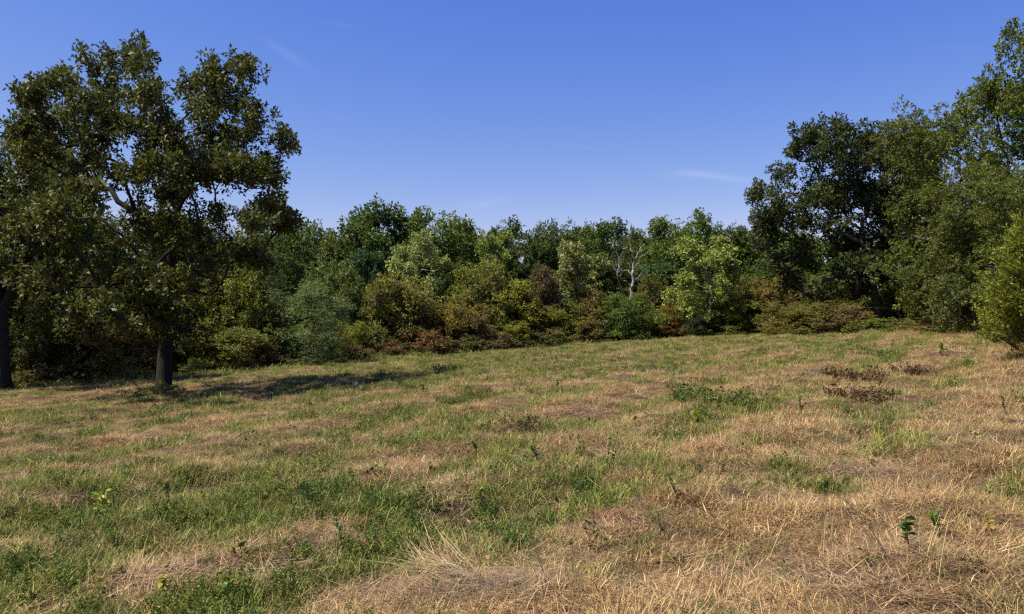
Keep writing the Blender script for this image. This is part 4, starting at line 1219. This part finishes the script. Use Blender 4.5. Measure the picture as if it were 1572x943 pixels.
# leaning dead stalks
def stalk(p0, p1, h0, h1, r, col, label, side=4, seed=2):
    """a dead stalk rooted at pixel p0 on the ground, leaning to stand over pixel p1's ground point"""
    rng = np.random.default_rng(seed + int(p0[0]))
    a = gp(*p0); b = gp(*p1); b = np.array([b[0], b[1], b[2] + h1])
    t = thing('dead_stalk', label, 'stalk', a, group='dead weed stalks')
    e = b - a
    acc = Acc()
    k = 7
    pts = np.array([e * f + UP * .05 * math.sin(f * 3.1) + rng.normal(0, .008, 3) * (0 < f < 1) for f in np.linspace(0, 1, k)])
    tube(acc, pts, np.linspace(r, r * .45, k), 5)
    part('stem', acc.mesh('stalk_stem'), M_BARK, t, col)
    ln = np.linalg.norm(e)
    for i in range(side):
        f = rng.uniform(.4, .95); q = e * f
        d = nrm(e / ln * .8 + rng.normal(0, .5, 3) + UP * .3)
        ac2 = Acc(); L2 = rng.uniform(.06, .16) * ln ** .5
        tube(ac2, [pts[min(k - 1, int(f * (k - 1)))], q + d * L2 * .5 + rng.normal(0, .006, 3), q + d * L2], [r * .5, r * .4, r * .2], 3)
        part('side_shoot', ac2.mesh('stalk_side_shoot'), M_BARK, t, col)
DK = (.06, .045, .03); TN = (.34, .25, .14)
stalk((1368, 868), (1280, 800), 0, .22, .0045, DK, 'long thin dark stalk leaning left in the right foreground')
stalk((985, 838), (925, 800), 0, .18, .005, DK, 'dark forked stalk leaning left beside the long weed patch')
stalk((1095, 745), (1035, 715), 0, .22, .005, DK, 'dark thin stalk leaning left above the greyish green weed')
stalk((905, 800), (885, 790), 0, .30, .004, DK, 'short dark upright stalk right of the centre weed patch')
stalk((1170, 800), (1110, 765), 0, .18, .004, (.10, .075, .05), 'brown slanting stalk in the middle of the tan grass')
stalk((1300, 905), (1215, 880), 0, .1, .004, TN, 'pale straw coloured stalk lying low in the right foreground')
stalk((845, 930), (815, 880), 0, .2, .004, DK, 'dark stalk rising near the bottom edge at the centre')

# straw bundle and heaps of dead stems
def heap(px, py, n, length, spread, azim, azs, lift, col, label, name, cat, width=.006, mat=None, zmax=.12, lean=(1.2, .25)):
    rng = np.random.default_rng(int(px) + 5)
    b = gp(px, py)
    acc = Acc()
    base = rng.normal(0, 1, (n, 3)) * np.array([spread[0], spread[1], 0]); base[:, 2] = .01 + zmax * rng.random(n) ** 1.5
    ca, sa = math.cos(azim), math.sin(azim)
    xy = base[:, :2].copy(); base[:, 0] = xy[:, 0] * ca - xy[:, 1] * sa; base[:, 1] = xy[:, 0] * sa + xy[:, 1] * ca
    blades(acc, rng, base, rng.normal(azim, azs, n), rng.normal(lean[0], lean[1], n), length * rng.uniform(.5, 1.2, n), width * rng.uniform(.7, 1.3, n), rng.normal(.1, .2, n), rtint(rng, n), 3)
    o = bpy.data.objects.new(name, acc.mesh(name)); o.location = b - UP * .01
    o.data.materials.append(mat or M_CLUMP); o.color = (*col, 1)
    o['label'] = label; o['category'] = cat; o['kind'] = 'stuff'
    link(o)
heap(690, 892, 110, .42, (.13, .09), R(140), .35, 0, (.34, .26, .15), 'pale bundle of long straw bent over at the bottom centre', 'straw_bundle', 'straw', .006, lean=(1.3, .22))
heap(715, 915, 260, .45, (.30, .14), R(-12), .4, 0, (.19, .145, .115), 'greyish brown heap of dead stems at the bottom centre', 'dead_stem_heap', 'stems', .005, zmax=.12, lean=(1.45, .15))
heap(1335, 732, 220, .32, (.32, .22), R(20), 1.2, 0, (.20, .15, .12), 'greyish mat of dead stems in the tan grass at the right', 'dead_stem_mat', 'stems', .005, zmax=.09, lean=(1.45, .15))
heap(80, 775, 200, .25, (.2, .14), R(20), 1.3, 0, (.30, .20, .14), 'pinkish mat of dead stems between the left foreground grass mounds', 'dead_stem_mat', 'stems', .005, zmax=.06, lean=(1.5, .12))
heap(330, 885, 260, .32, (.42, .12), R(12), 1.0, 0, (.32, .22, .16), 'tan pink strip of cut stems at the lower left of the photo', 'dead_stem_mat', 'stems', .005, zmax=.07, lean=(1.48, .12))
heap(940, 795, 200, .16, (.14, .12), R(20), 1.3, 0, (.26, .13, .085), 'reddish patch of cut stubble beside the dark forked stalk', 'dead_stem_mat', 'stems', .006, zmax=.05, lean=(1.45, .2))
